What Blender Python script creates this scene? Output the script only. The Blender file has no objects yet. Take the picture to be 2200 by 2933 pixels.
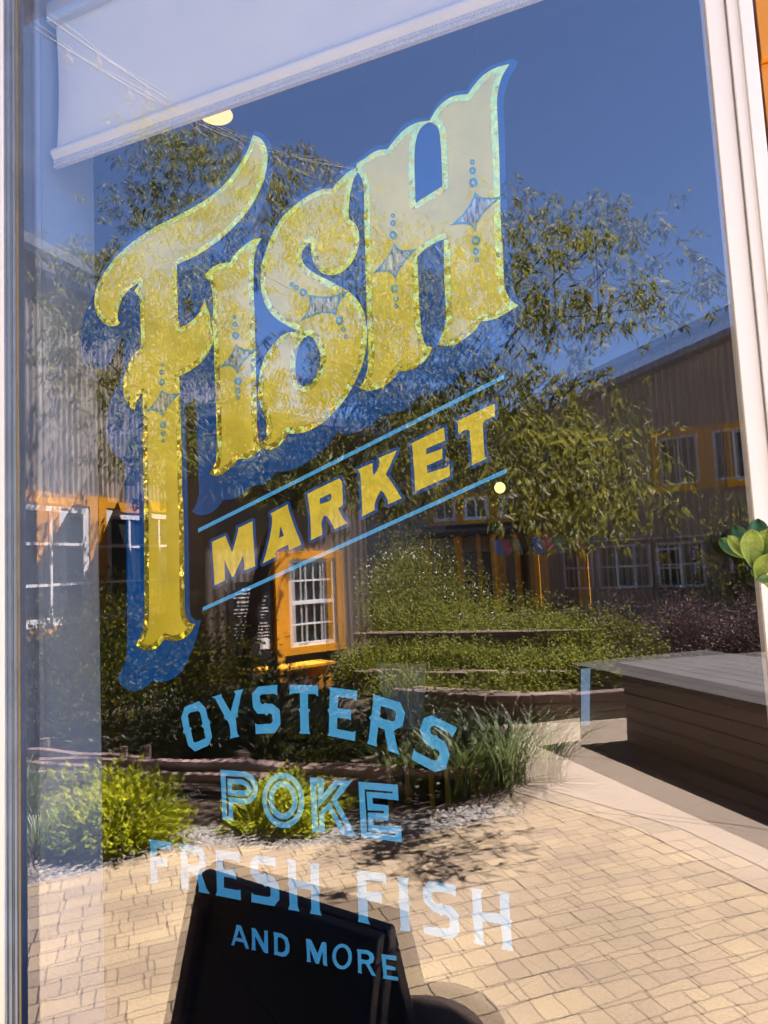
import bpy, math, random
import numpy as np
from mathutils import Vector, Matrix
from mathutils.geometry import tessellate_polygon

S = bpy.context.scene
C = S.collection
random.seed(7)
np.random.seed(7)

# ------------------------------------------------------------------ camera
# Pixel frame of the photograph: 2200 x 2933.  The shop glass is the plane y = 0, the street is y < 0.
FPX = 1950.0
CAM_D, CAM_H = 1.15, 1.5
_h = np.array([-4845.0, 379.0, FPX]); _h /= np.linalg.norm(_h)
_v = np.array([-1149.0, -24720.0, FPX]); _v = _v - _v.dot(_h) * _h; _v /= np.linalg.norm(_v)
AX = -_h; AZ = _v; AY = np.cross(AZ, AX)
if AY[2] < 0: AY = -AY
cam = bpy.data.cameras.new('camera'); cam_o = bpy.data.objects.new('camera', cam); C.objects.link(cam_o)
cam.sensor_fit = 'HORIZONTAL'; cam.sensor_width = 36.0; cam.lens = FPX / 2200 * 36.0
cam.clip_start = 0.01; cam.clip_end = 3000
M3 = Matrix(((AX[0], -AX[1], -AX[2]), (AY[0], -AY[1], -AY[2]), (AZ[0], -AZ[1], -AZ[2])))
cam_o.matrix_world = Matrix.Translation((0, -CAM_D, CAM_H)) @ M3.to_4x4()
S.camera = cam_o

# ------------------------------------------------------------------ sky, sun, exposure
SUN = Vector((0.42, -0.33, 1.0)).normalized()
w = bpy.data.worlds.new("World"); S.world = w; w.use_nodes = True
nt = w.node_tree; bg = nt.nodes['Background']
sky = nt.nodes.new('ShaderNodeTexSky'); sky.sky_type = 'NISHITA'; sky.sun_disc = False
sky.sun_elevation = math.asin(SUN.z); sky.sun_rotation = math.atan2(SUN.x, SUN.y)
sky.altitude = 2500; sky.air_density = 0.8; sky.dust_density = 0.1; sky.ozone_density = 3.0
nt.links.new(sky.outputs[0], bg.inputs[0]); bg.inputs[1].default_value = 0.05
sl = bpy.data.lights.new('sun', 'SUN'); sl.energy = 5.0; sl.angle = math.radians(0.5); sl.color = (1.0, 0.95, 0.87)
so = bpy.data.objects.new('sun', sl); C.objects.link(so)
so.rotation_euler = SUN.to_track_quat('Z', 'Y').to_euler()
S.view_settings.view_transform = 'Standard'; S.view_settings.look = 'None'
S.view_settings.exposure = 3.8; S.view_settings.gamma = 1.0
S.render.engine = 'CYCLES'
S.cycles.max_bounces = 10; S.cycles.diffuse_bounces = 3; S.cycles.glossy_bounces = 5
S.cycles.transparent_max_bounces = 16; S.cycles.transmission_bounces = 4
S.cycles.caustics_reflective = False; S.cycles.caustics_refractive = False
S.cycles.use_denoising = True; S.cycles.use_adaptive_sampling = False

# ------------------------------------------------------------------ geometry of the photograph
def ray(tx, ty):
    r = np.array([tx - 1100, ty - 1466.5, FPX]); return np.array([r @ AX, r @ AY, r @ AZ])
EYE = np.array([0, -CAM_D, CAM_H])
def glass(tx, ty, y=0.0):
    r = ray(tx, ty); p = EYE + r * ((y + CAM_D) / r[1]); return (float(p[0]), float(p[2]))
# points of the courtyard are noted as (x, depth in front of the glass, z); the place itself lies at y = -depth
def R(x, d, z=0.0): return Vector((x, -d, z))

# ------------------------------------------------------------------ helpers
def tag(o, label=None, cat=None, group=None, kind=None):
    if label: o['label'] = label
    if cat: o['category'] = cat
    if group: o['group'] = group
    if kind: o['kind'] = kind
    return o
def empty(name, loc=(0, 0, 0), label=None, cat=None, group=None):
    o = bpy.data.objects.new(name, None); C.objects.link(o); o.location = loc; o.empty_display_size = 0.1
    return tag(o, label, cat, group)

class MB:
    """collects faces for ONE mesh object; coordinates are world coordinates"""
    def __init__(s): s.v = []; s.f = []
    def quad(s, a, b, c, d):
        n = len(s.v); s.v += [tuple(a), tuple(b), tuple(c), tuple(d)]; s.f.append((n, n+1, n+2, n+3))
    def tri(s, a, b, c):
        n = len(s.v); s.v += [tuple(a), tuple(b), tuple(c)]; s.f.append((n, n+1, n+2))
    def hexa(s, p):      # 8 corners: bottom 0-3, top 4-7
        n = len(s.v); s.v += [tuple(q) for q in p]
        for f in ((3,2,1,0),(4,5,6,7),(0,1,5,4),(1,2,6,5),(2,3,7,6),(3,0,4,7)): s.f.append(tuple(n+i for i in f))
        return s
    def box(s, x0, x1, y0, y1, z0, z1):
        return s.hexa([(x0,y0,z0),(x1,y0,z0),(x1,y1,z0),(x0,y1,z0),(x0,y0,z1),(x1,y0,z1),(x1,y1,z1),(x0,y1,z1)])
    def obox(s, o, ux, uy, a0, a1, b0, b1, z0, z1):   # box in a horizontal frame at o with axes ux, uy
        P = lambda a, b, z: (o[0]+ux[0]*a+uy[0]*b, o[1]+ux[1]*a+uy[1]*b, z)
        return s.hexa([P(a0,b0,z0),P(a1,b0,z0),P(a1,b1,z0),P(a0,b1,z0),P(a0,b0,z1),P(a1,b0,z1),P(a1,b1,z1),P(a0,b1,z1)])
    def tube(s, pts, rad, n=6, caps=True):
        pts = [Vector(p) for p in pts]; rings = []
        for i, p in enumerate(pts):
            t = (pts[min(i+1, len(pts)-1)] - pts[max(i-1, 0)]).normalized()
            a = t.orthogonal().normalized() if i == 0 else (rings[-1][1] - t * rings[-1][1].dot(t)).normalized()
            b = t.cross(a); r = rad[i] if isinstance(rad, (list, tuple)) else rad
            k = len(s.v)
            for j in range(n):
                an = 2*math.pi*j/n; s.v.append(tuple(p + a*math.cos(an)*r + b*math.sin(an)*r))
            rings.append((k, a))
        for i in range(len(rings)-1):
            k0, k1 = rings[i][0], rings[i+1][0]
            for j in range(n): s.f.append((k0+j, k0+(j+1)%n, k1+(j+1)%n, k1+j))
        if caps:
            s.f.append(tuple(rings[0][0]+j for j in reversed(range(n)))); s.f.append(tuple(rings[-1][0]+j for j in range(n)))
        return s
    def ball(s, c, r, nu=10, nv=7, sz=1.0):
        k = len(s.v)
        for i in range(nv+1):
            th = math.pi*i/nv
            for j in range(nu):
                ph = 2*math.pi*j/nu; s.v.append((c[0]+r*math.sin(th)*math.cos(ph), c[1]+r*math.sin(th)*math.sin(ph), c[2]+sz*r*math.cos(th)))
        for i in range(nv):
            for j in range(nu): s.f.append((k+i*nu+j, k+(i+1)*nu+j, k+(i+1)*nu+(j+1)%nu, k+i*nu+(j+1)%nu))
        return s
    def leaf(s, base, d, side, L, W, fold=0.25):
        d = Vector(d).normalized(); side = Vector(side); side = (side - d*side.dot(d))
        side = side.normalized() if side.length > 1e-5 else d.orthogonal().normalized()
        n = d.cross(side); b = Vector(base); m = b + d*L*0.45 - n*W*fold; t = b + d*L
        k = len(s.v); s.v += [tuple(b), tuple(b + d*L*0.42 + side*W*0.5), tuple(t), tuple(b + d*L*0.42 - side*W*0.5), tuple(m)]
        s.f += [(k, k+1, k+4), (k+1, k+2, k+4), (k+2, k+3, k+4), (k+3, k, k+4)]
    def build(s, name, mat, parent=None, smooth=False, bevel=0.0):
        me = bpy.data.meshes.new(name)
        org = Vector(parent.matrix_world_loc) if False else None
        me.from_pydata(s.v, [], s.f); me.update()
        if smooth: me.polygons.foreach_set('use_smooth', [True]*len(me.polygons))
        o = bpy.data.objects.new(name, me); C.objects.link(o)
        if mat: me.materials.append(mat)
        if parent is not None:
            o.parent = parent
            wl = Vector((0, 0, 0)); q = parent
            while q is not None: wl += q.location; q = q.parent
            o.location = -wl
        if bevel:
            b = o.modifiers.new('bevel', 'BEVEL'); b.width = bevel; b.segments = 2; b.limit_method = 'ANGLE'
        return o

# ------------------------------------------------------------------ materials
def newmat(name):
    m = bpy.data.materials.new(name); m.use_nodes = True
    t = m.node_tree; t.nodes.clear(); o = t.nodes.new('ShaderNodeOutputMaterial'); return m, t, o
def N(t, typ, **kw):
    n = t.nodes.new(typ)
    for k, v in kw.items(): setattr(n, k, v)
    return n
def plain(name, col, rough=0.6, var=0.15, scale=6.0, bump=0.0, bscale=60.0, metallic=0.0, spec=0.5, col2=None, stretch=(1,1,1)):
    m, t, o = newmat(name)
    p = N(t, 'ShaderNodeBsdfPrincipled'); p.inputs['Roughness'].default_value = rough; p.inputs['Metallic'].default_value = metallic
    p.inputs['Specular IOR Level'].default_value = spec
    tc = N(t, 'ShaderNodeTexCoord'); mp = N(t, 'ShaderNodeMapping'); mp.inputs['Scale'].default_value = stretch
    t.links.new(tc.outputs['Object'], mp.inputs[0])
    nz = N(t, 'ShaderNodeTexNoise'); nz.inputs['Scale'].default_value = scale; nz.inputs['Detail'].default_value = 6; nz.inputs['Roughness'].default_value = 0.65
    t.links.new(mp.outputs[0], nz.inputs['Vector'])
    r = N(t, 'ShaderNodeValToRGB'); r.color_ramp.elements[0].position = 0.3; r.color_ramp.elements[1].position = 0.7
    c2 = col2 or tuple(min(1, c*(1+var)) for c in col)
    r.color_ramp.elements[0].color = tuple(c*(1-var) for c in col) + (1,); r.color_ramp.elements[1].color = tuple(c2) + (1,)
    t.links.new(nz.outputs['Fac'], r.inputs[0]); t.links.new(r.outputs[0], p.inputs['Base Color'])
    if bump:
        n2 = N(t, 'ShaderNodeTexNoise'); n2.inputs['Scale'].default_value = bscale; n2.inputs['Detail'].default_value = 4
        t.links.new(mp.outputs[0], n2.inputs['Vector'])
        b = N(t, 'ShaderNodeBump'); b.inputs['Strength'].default_value = bump; b.inputs['Distance'].default_value = 0.01
        t.links.new(n2.outputs['Fac'], b.inputs['Height']); t.links.new(b.outputs[0], p.inputs['Normal'])
    t.links.new(p.outputs[0], o.inputs[0]); return m
def leafmat(name, dark, light, trans=0.35, gloss=0.12, third=None):
    m, t, o = newmat(name)
    g = N(t, 'ShaderNodeNewGeometry'); r = N(t, 'ShaderNodeValToRGB')
    r.color_ramp.elements[0].color = tuple(dark)+(1,); r.color_ramp.elements[1].color = tuple(light)+(1,)
    if third:
        e = r.color_ramp.elements.new(0.93); e.color = tuple(light)+(1,); r.color_ramp.elements[-1].color = tuple(third)+(1,)
    t.links.new(g.outputs['Random Per Island'], r.inputs[0])
    d = N(t, 'ShaderNodeBsdfDiffuse'); tr = N(t, 'ShaderNodeBsdfTranslucent'); mx = N(t, 'ShaderNodeMixShader'); mx.inputs[0].default_value = trans
    gl = N(t, 'ShaderNodeBsdfGlossy'); gl.inputs['Roughness'].default_value = 0.55; mx2 = N(t, 'ShaderNodeMixShader'); mx2.inputs[0].default_value = gloss
    hs = N(t, 'ShaderNodeHueSaturation'); hs.inputs['Hue'].default_value = 0.485; hs.inputs['Value'].default_value = 1.5
    t.links.new(r.outputs[0], d.inputs[0]); t.links.new(r.outputs[0], hs.inputs['Color']); t.links.new(hs.outputs[0], tr.inputs[0])
    t.links.new(d.outputs[0], mx.inputs[1]); t.links.new(tr.outputs[0], mx.inputs[2])
    t.links.new(mx.outputs[0], mx2.inputs[1]); t.links.new(gl.outputs[0], mx2.inputs[2]); t.links.new(mx2.outputs[0], o.inputs[0]); return m
def emis(name, col, st):
    m, t, o = newmat(name); e = N(t, 'ShaderNodeEmission'); e.inputs[0].default_value = tuple(col)+(1,); e.inputs[1].default_value = st
    t.links.new(e.outputs[0], o.inputs[0]); return m

def glassmat(name, r0, wav, tint=(1, 1, 1)):
    m, t, o = newmat(name)
    tr = N(t, 'ShaderNodeBsdfTransparent'); tr.inputs[0].default_value = tint+(1,)
    gl = N(t, 'ShaderNodeBsdfGlossy'); gl.inputs['Roughness'].default_value = 0.0; gl.inputs[0].default_value = (0.90, 0.85, 0.93, 1)
    tc = N(t, 'ShaderNodeTexCoord'); nz = N(t, 'ShaderNodeTexNoise'); nz.inputs['Scale'].default_value = 2.6; nz.inputs['Detail'].default_value = 1.0
    b = N(t, 'ShaderNodeBump'); b.inputs['Strength'].default_value = 1.0; b.inputs['Distance'].default_value = wav
    t.links.new(tc.outputs['Object'], nz.inputs['Vector']); t.links.new(nz.outputs['Fac'], b.inputs['Height']); t.links.new(b.outputs[0], gl.inputs['Normal'])
    # Schlick reflectance, the same from either side of the pane
    g = N(t, 'ShaderNodeNewGeometry'); dp = N(t, 'ShaderNodeVectorMath', operation='DOT_PRODUCT'); t.links.new(g.outputs['Incoming'], dp.inputs[0]); t.links.new(g.outputs['Normal'], dp.inputs[1])
    ab = N(t, 'ShaderNodeMath', operation='ABSOLUTE'); t.links.new(dp.outputs['Value'], ab.inputs[0])
    om = N(t, 'ShaderNodeMath', operation='SUBTRACT'); om.inputs[0].default_value = 1.0; t.links.new(ab.outputs[0], om.inputs[1])
    pw = N(t, 'ShaderNodeMath', operation='POWER'); pw.inputs[1].default_value = 5.0; t.links.new(om.outputs[0], pw.inputs[0])
    fr = N(t, 'ShaderNodeMath', operation='MULTIPLY_ADD'); fr.inputs[1].default_value = 1-r0; fr.inputs[2].default_value = r0; t.links.new(pw.outputs[0], fr.inputs[0])
    mx = N(t, 'ShaderNodeMixShader')
    t.links.new(fr.outputs[0], mx.inputs[0]); t.links.new(tr.outputs[0], mx.inputs[1]); t.links.new(gl.outputs[0], mx.inputs[2]); t.links.new(mx.outputs[0], o.inputs[0]); return m
M = {}
M['glass_out'] = glassmat('outer_glass', 0.088, 0.00012)
M['glass_in'] = glassmat('inner_glass', 0.108, 0.00015)
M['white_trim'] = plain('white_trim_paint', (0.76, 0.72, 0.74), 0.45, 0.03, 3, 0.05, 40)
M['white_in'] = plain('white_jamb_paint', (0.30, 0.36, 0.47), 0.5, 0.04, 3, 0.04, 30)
M['blind'] = plain('blind_fabric', (0.56, 0.56, 0.59), 0.9, 0.05, 4, 0.25, 900)
M['blind_strip'] = plain('blind_ribbed_strip', (0.42, 0.42, 0.44), 0.8, 0.3, 300, 0.2, 500)
M['alu'] = plain('aluminium_track', (0.17, 0.20, 0.27), 0.45, 0.2, 8, 0.05, 60, 0.1)
M['alu_dark'] = plain('dark_gasket', (0.03, 0.03, 0.035), 0.5, 0.2)
M['gasket'] = plain('brown_glazing_strip', (0.20, 0.15, 0.09), 0.5, 0.25, 10)
M['orange'] = plain('orange_paint', (0.62, 0.23, 0.02), 0.55, 0.12, 3, 0.08, 40)
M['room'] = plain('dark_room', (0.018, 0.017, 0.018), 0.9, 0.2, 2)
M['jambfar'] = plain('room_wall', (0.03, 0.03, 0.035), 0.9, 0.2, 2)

def paint(name, col, rough=0.45, var=0.06, sc=30):
    return plain(name, col, rough, var, sc, 0.0, 150, 0.0, 0.0)
M['pale_blue'] = paint('pale_blue_paint', (0.06, 0.33, 0.66))
M['deep_blue'] = paint('deep_blue_paint', (0.0, 0.055, 0.23), 0.4, 0.2, 9)
M['navy'] = paint('navy_outline_paint', (0.006, 0.055, 0.22))
M['ring'] = paint('ring_blue_paint', (0.045, 0.26, 0.40))
M['yellow'] = plain('mottled_yellow_paint', (0.60, 0.49, 0.05), 0.4, 0.16, 45, 0.0, 120, 0.0, 0.0)

def goldmatte():
    m, t, o = newmat('matte_gold_leaf')
    tc = N(t, 'ShaderNodeTexCoord'); nz = N(t, 'ShaderNodeTexNoise'); nz.inputs['Scale'].default_value = 16; nz.inputs['Detail'].default_value = 7
    t.links.new(tc.outputs['Object'], nz.inputs['Vector'])
    r = N(t, 'ShaderNodeValToRGB'); r.color_ramp.elements[0].color = (0.50, 0.385, 0.010, 1); r.color_ramp.elements[1].color = (0.64, 0.50, 0.025, 1)
    r.color_ramp.elements[0].position = 0.35; r.color_ramp.elements[1].position = 0.65
    t.links.new(nz.outputs['Fac'], r.inputs[0])
    d = N(t, 'ShaderNodeBsdfDiffuse'); t.links.new(r.outputs[0], d.inputs[0])
    g = N(t, 'ShaderNodeBsdfGlossy'); g.inputs[0].default_value = (0.80, 0.82, 0.36, 1); g.inputs['Roughness'].default_value = 0.30
    mx = N(t, 'ShaderNodeMixShader'); mx.inputs[0].default_value = 0.27
    t.links.new(d.outputs[0], mx.inputs[1]); t.links.new(g.outputs[0], mx.inputs[2]); t.links.new(mx.outputs[0], o.inputs[0]); return m
def goldmirror():
    m, t, o = newmat('bright_gold_leaf')
    tc = N(t, 'ShaderNodeTexCoord'); vo = N(t, 'ShaderNodeTexVoronoi'); vo.inputs['Scale'].default_value = 125; t.links.new(tc.outputs['Object'], vo.inputs['Vector'])
    nz = N(t, 'ShaderNodeTexNoise'); nz.inputs['Scale'].default_value = 260; nz.inputs['Detail'].default_value = 2; t.links.new(tc.outputs['Object'], nz.inputs['Vector'])
    g = N(t, 'ShaderNodeNewGeometry')
    s1 = N(t, 'ShaderNodeVectorMath', operation='SUBTRACT'); s1.inputs[1].default_value = (0.5, 0.5, 0.6); t.links.new(vo.outputs['Color'], s1.inputs[0])
    m1 = N(t, 'ShaderNodeVectorMath', operation='MULTIPLY'); m1.inputs[1].default_value = (0.12, 0.0, 0.30); t.links.new(s1.outputs[0], m1.inputs[0])
    s2 = N(t, 'ShaderNodeVectorMath', operation='SUBTRACT'); s2.inputs[1].default_value = (0.5, 0.5, 0.5); t.links.new(nz.outputs['Color'], s2.inputs[0])
    m2 = N(t, 'ShaderNodeVectorMath', operation='MULTIPLY'); m2.inputs[1].default_value = (0.05, 0.0, 0.10); t.links.new(s2.outputs[0], m2.inputs[0])
    a1 = N(t, 'ShaderNodeVectorMath', operation='ADD'); t.links.new(m1.outputs[0], a1.inputs[0]); t.links.new(m2.outputs[0], a1.inputs[1])
    a2 = N(t, 'ShaderNodeVectorMath', operation='ADD'); t.links.new(a1.outputs[0], a2.inputs[0]); t.links.new(g.outputs['Normal'], a2.inputs[1])
    nn = N(t, 'ShaderNodeVectorMath', operation='NORMALIZE'); t.links.new(a2.outputs[0], nn.inputs[0])
    gl = N(t, 'ShaderNodeBsdfGlossy'); gl.inputs[0].default_value = (1.0, 0.92, 0.22, 1); gl.inputs['Roughness'].default_value = 0.03
    t.links.new(nn.outputs[0], gl.inputs['Normal'])
    # a small even share of dull yellow diffuse under the mirror leaf
    d = N(t, 'ShaderNodeBsdfDiffuse'); d.inputs[0].default_value = (0.30, 0.24, 0.01, 1)
    mx = N(t, 'ShaderNodeMixShader'); mx.inputs[0].default_value = 0.9
    t.links.new(d.outputs[0], mx.inputs[1]); t.links.new(gl.outputs[0], mx.inputs[2]); t.links.new(mx.outputs[0], o.inputs[0]); return m
def nacre():
    m, t, o = newmat('mother_of_pearl')
    tc = N(t, 'ShaderNodeTexCoord'); mp = N(t, 'ShaderNodeMapping'); mp.inputs['Rotation'].default_value = (0, 0.5, 0); mp.inputs['Scale'].default_value = (60, 60, 12)
    t.links.new(tc.outputs['Object'], mp.inputs[0])
    nz = N(t, 'ShaderNodeTexNoise'); nz.inputs['Scale'].default_value = 3; nz.inputs['Detail'].default_value = 5; t.links.new(mp.outputs[0], nz.inputs['Vector'])
    r = N(t, 'ShaderNodeValToRGB'); e = r.color_ramp.elements
    e[0].position = 0.36; e[0].color = (0.05, 0.05, 0.05, 1); e[1].position = 0.62; e[1].color = (0.55, 0.60, 0.58, 1)
    x = e.new(0.45); x.color = (0.30, 0.32, 0.34, 1); x = e.new(0.52); x.color = (0.36, 0.36, 0.34, 1)
    t.links.new(nz.outputs['Fac'], r.inputs[0])
    p = N(t, 'ShaderNodeBsdfPrincipled'); p.inputs['Roughness'].default_value = 0.2; p.inputs['Metallic'].default_value = 0.45
    t.links.new(r.outputs[0], p.inputs['Base Color']); t.links.new(p.outputs[0], o.inputs[0]); return m
M['gold_matte'] = goldmatte(); M['gold'] = goldmirror(); M['nacre'] = nacre()

# ================================================================== outlines of the lettering (on the plane of the glass)
def zoom(ox, oy, s, pts): return [(ox + x/s, oy + y/s) for x, y in pts]
YL = 0.036                       # the lettering is on the inner face of the inner pane
def G(pts, y=YL): return [glass(x, y_, y) for x, y_ in pts]
def smooth(P, ang=48, n=4):
    P = [Vector(p) for p in P]; L = len(P); out = []
    corner = []
    for i in range(L):
        a = P[i]-P[i-1]; b = P[(i+1) % L]-P[i]
        corner.append(a.length < 1e-9 or b.length < 1e-9 or abs(a.angle_signed(b)) > math.radians(ang))
    for i in range(L):
        p1, p2 = P[i], P[(i+1) % L]
        p0 = P[i-1] if not corner[i] else p1 - (p2-p1)
        p3 = P[(i+2) % L] if not corner[(i+1) % L] else p2 + (p2-p1)
        for k in range(n):
            t = k/n
            q = 0.5*((2*p1) + (p2-p0)*t + (2*p0-5*p1+4*p2-p3)*t*t + (3*p1-p0-3*p2+p3)*t**3)
            out.append((q.x, q.y))
    return out
def sdf_grid(polys, pad, res):
    allp = np.array([p for q in polys for p in q]); lo = allp.min(0)-pad; hi = allp.max(0)+pad
    nx = int((hi[0]-lo[0])/res)+2; nz = int((hi[1]-lo[1])/res)+2
    gx = lo[0]+np.arange(nx)*res; gz = lo[1]+np.arange(nz)*res
    XX, ZZ = np.meshgrid(gx, gz, indexing='ij')
    d2 = np.full(XX.shape, 1e9, dtype=np.float32); inside = np.zeros(XX.shape, bool)
    for q in polys:
        q = np.array(q)
        for i in range(len(q)):
            a, b = q[i-1], q[i]; e = b-a; l2 = max(1e-14, e @ e)
            # only near cells matter for the distance
            m = pad*1.6
            i0 = max(0, int((min(a[0], b[0])-m-lo[0])/res)); i1 = min(nx, int((max(a[0], b[0])+m-lo[0])/res)+2)
            j0 = max(0, int((min(a[1], b[1])-m-lo[1])/res)); j1 = min(nz, int((max(a[1], b[1])+m-lo[1])/res)+2)
            X, Z = XX[i0:i1, j0:j1], ZZ[i0:i1, j0:j1]
            t = np.clip(((X-a[0])*e[0]+(Z-a[1])*e[1])/l2, 0, 1)
            dd = (X-a[0]-t*e[0])**2+(Z-a[1]-t*e[1])**2
            d2[i0:i1, j0:j1] = np.minimum(d2[i0:i1, j0:j1], dd)
            if a[1] != b[1]:
                j0 = max(0, int(math.ceil((min(a[1], b[1])-lo[1])/res))); j1 = min(nz, int(math.ceil((max(a[1], b[1])-lo[1])/res)))
                if j1 > j0:
                    zz = gz[j0:j1]; xc = a[0]+(zz-a[1])/(b[1]-a[1])*e[0]
                    inside[:, j0:j1] ^= (gx[:, None] < xc[None, :])
    d = np.sqrt(d2)
    return np.where(inside, -d, d), lo, res
def contour(F, lo, res, lev):
    V = F-lev; V = np.where(np.abs(V) < 1e-9, 1e-9, V)
    nxt = {}
    I = V < 0
    mixed = ~((I[:-1, :-1] == I[1:, :-1]) & (I[:-1, :-1] == I[:-1, 1:]) & (I[:-1, :-1] == I[1:, 1:]))
    def pt(k):
        i, j, h = k
        if h == 0: t = V[i, j]/(V[i, j]-V[i+1, j]); return (lo[0]+(i+t)*res, lo[1]+j*res)
        t = V[i, j]/(V[i, j]-V[i, j+1]); return (lo[0]+i*res, lo[1]+(j+t)*res)
    for i, j in zip(*np.nonzero(mixed)):
        i = int(i); j = int(j)
        c = [I[i, j], I[i+1, j], I[i+1, j+1], I[i, j+1]]
        e = [(i, j, 0), (i+1, j, 1), (i, j+1, 0), (i, j, 1)]
        # walk with the inside on the left
        starts = [k for k in range(4) if c[k] and not c[(k+1) % 4]]
        ends = [k for k in range(4) if not c[k] and c[(k+1) % 4]]
        if len(starts) == 1: nxt[(e[starts[0]], 0)] = e[ends[0]] if False else e[ends[0]]; continue
        for s_ in starts: nxt[(e[s_], 0)] = e[(s_+3) % 4]
    nx = {k[0]: v for k, v in nxt.items()}
    loops = []
    while nx:
        k0 = next(iter(nx)); k = k0; L = []
        while k in nx:
            L.append(pt(k)); k = nx.pop(k)
        if len(L) > 8:
            A = np.array(L); keep = [0]
            for q in range(1, len(A)-1):
                a, b, c_ = A[keep[-1]], A[q], A[q+1]
                cr = abs((b[0]-a[0])*(c_[1]-a[1])-(b[1]-a[1])*(c_[0]-a[0]))/max(1e-9, np.hypot(*(c_-a)))
                if cr > res*0.045 or np.hypot(*(b-a)) > res*14: keep.append(q)
            keep.append(len(A)-1)
            loops.append([tuple(A[q]) for q in keep])
    return loops
def fill(name, polys, mat, parent, y, thick=0.0, solid=True):
    vs = [p for q in polys for p in q]
    tris = tessellate_polygon([[Vector((p[0], p[1], 0)) for p in q] for q in polys])
    mb = MB(); mb.v = [(p[0], y, p[1]) for p in vs]
    for t in tris:
        a, b, c = (vs[i] for i in t)
        ar = (b[0]-a[0])*(c[1]-a[1])-(b[1]-a[1])*(c[0]-a[0])
        if abs(ar) < 1e-12: continue
        mb.f.append(tuple(t) if ar > 0 else tuple(reversed(t)))     # faces look towards the street
    return mb.build(name, mat, parent)
PXG = (glass(1101, 1466)[0]-glass(1100, 1466)[0])       # metres on the glass per photo pixel, mid picture

zA = lambda p: zoom(200, 360, 2.765, p)
zB = lambda p: zoom(700, 460, 2.765, p)
zC = lambda p: zoom(950, 160, 2.765, p)
zD = lambda p: zoom(200, 860, 2.765, p)
zE = lambda p: zoom(600, 860, 2.765, p)
zF = lambda p: zoom(1000, 660, 2.765, p)
zG = lambda p: zoom(200, 1440, 2.765, p)
zH = lambda p: zoom(560, 1060, 3.16, p)
zK = lambda p: zoom(980, 1130, 3.318, p)
zY = lambda p: zoom(500, 1940, 3.95, p)
zZ = lambda p: zoom(900, 1940, 3.95, p)
zP = lambda p: zoom(610, 2180, 2.911, p)
zR = lambda p: zoom(410, 2390, 3.072, p)
zI = lambda p: zoom(980, 2460, 3.19, p)
zM = lambda p: zoom(640, 2620, 3.19, p)

F_OUT = (zA([(1452,75),(1430,140),(1400,215),(1350,300),(1290,390),(1200,490),(1100,570),(1000,635),(900,690),(790,745),(700,790),(600,850),(500,920),(420,990),(350,1060),(290,1140),(245,1215),(215,1280),(198,1350),(198,1420),(212,1480),(240,1530),(280,1570),(330,1588),(375,1582),(400,1558),(385,1545),(380,1500),(390,1440),(410,1380),(440,1330),(480,1290),(520,1262),(550,1245),(535,1275),(512,1310),(530,1335),(550,1355),(558,1400),(560,1500)])
 + zD([(558,60),(562,200),(568,370),(545,395),(510,430),(470,500),(440,570),(422,650),(425,720),(440,780),(470,835),(518,885),(515,860),(525,810),(545,770),(575,740),(580,880),(580,1100),(583,1400)])
 + zG([(587,0),(590,300),(592,800),(588,960),(575,1020),(555,1070),(522,1125),(560,1155),(605,1170),(660,1163),(700,1140),(735,1100),(755,1080),(790,1092),(830,1097),(880,1085),(930,1055),(970,1010),(995,963),(950,945),(925,910),(912,850),(908,700),(905,300),(900,60)])
 + zD([(891,1500),(888,1300),(882,1000),(876,850),(870,700),(868,600),(940,565),(1000,525),(1060,470),(1105,400),(1138,325),(1130,250),(1115,180),(1105,100),(1085,50)])
 + zA([(1070,1380),(1030,1470),(985,1530),(930,1570),(870,1600),(858,1500),(852,1300),(850,1100),(940,1060),(1020,1020),(1090,975),(1180,910),(1250,850),(1330,770),(1400,690),(1450,615),(1500,520),(1540,420),(1562,320),(1568,240),(1555,170),(1530,120),(1495,90)]))
I_OUT = (zA([(1522,892),(1460,900),(1400,935),(1340,985),(1300,1035),(1270,1085),(1220,1088),(1160,1105),(1110,1140),(1060,1195),(1100,1225),(1120,1270),(1132,1350),(1138,1450)])
 + zD([(1125,180),(1135,250),(1141,330),(1147,500),(1152,650),(1160,900),(1165,1100),(1160,1250),(1145,1310),(1102,1370),(1140,1390),(1190,1385),(1240,1355),(1290,1310),(1340,1260),(1390,1258),(1440,1240),(1490,1205),(1522,1170),(1500,1130),(1488,1060),(1483,1000),(1479,850),(1481,750),(1478,690),(1474,500),(1468,300),(1465,100)])
 + zA([(1460,1400),(1455,1200),(1458,1080),(1470,1000),(1490,940)]))
S_OUT = (zB([(700,222),(640,222),(580,240),(510,275),(430,330),(360,390),(300,450),(250,530),(205,620),(170,720),(140,820),(128,930),(135,1030),(155,1110),(190,1180),(240,1240),(310,1290),(400,1340)])
 + zE([(690,245),(610,262),(550,300),(490,370),(440,450),(410,530),(395,620),(388,700),(387,770),(400,820),(430,890),(450,960),(455,1020),(448,1075),(430,1108),(405,1120),(410,1160),(460,1185),(510,1175),(560,1145),(595,1100),(615,1055),(690,1055),(770,1040),(850,1000),(930,945),(1000,870),(1070,790),(1130,690),(1180,590),(1220,480),(1243,370),(1250,250),(1235,150)])
 + zB([(955,1215),(920,1140),(880,1085),(835,1045),(800,1020),(710,970),(620,925),(540,880),(490,840),(460,790),(455,730),(475,690),(505,662),(530,645),(528,700),(535,760),(560,830),(600,880),(650,905),(720,905),(790,870),(850,810),(890,730),(910,640),(905,560),(880,500),(840,470),(828,450),(828,380),(835,290),(850,210),(870,140),(890,108),(900,60),(850,72),(780,130),(730,180)]))
S_HOLE = zE([(785,278),(740,310),(705,380),(685,470),(682,560),(695,630),(720,670),(745,680),(790,665),(840,610),(870,540),(880,450),(862,370),(830,310)])
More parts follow.
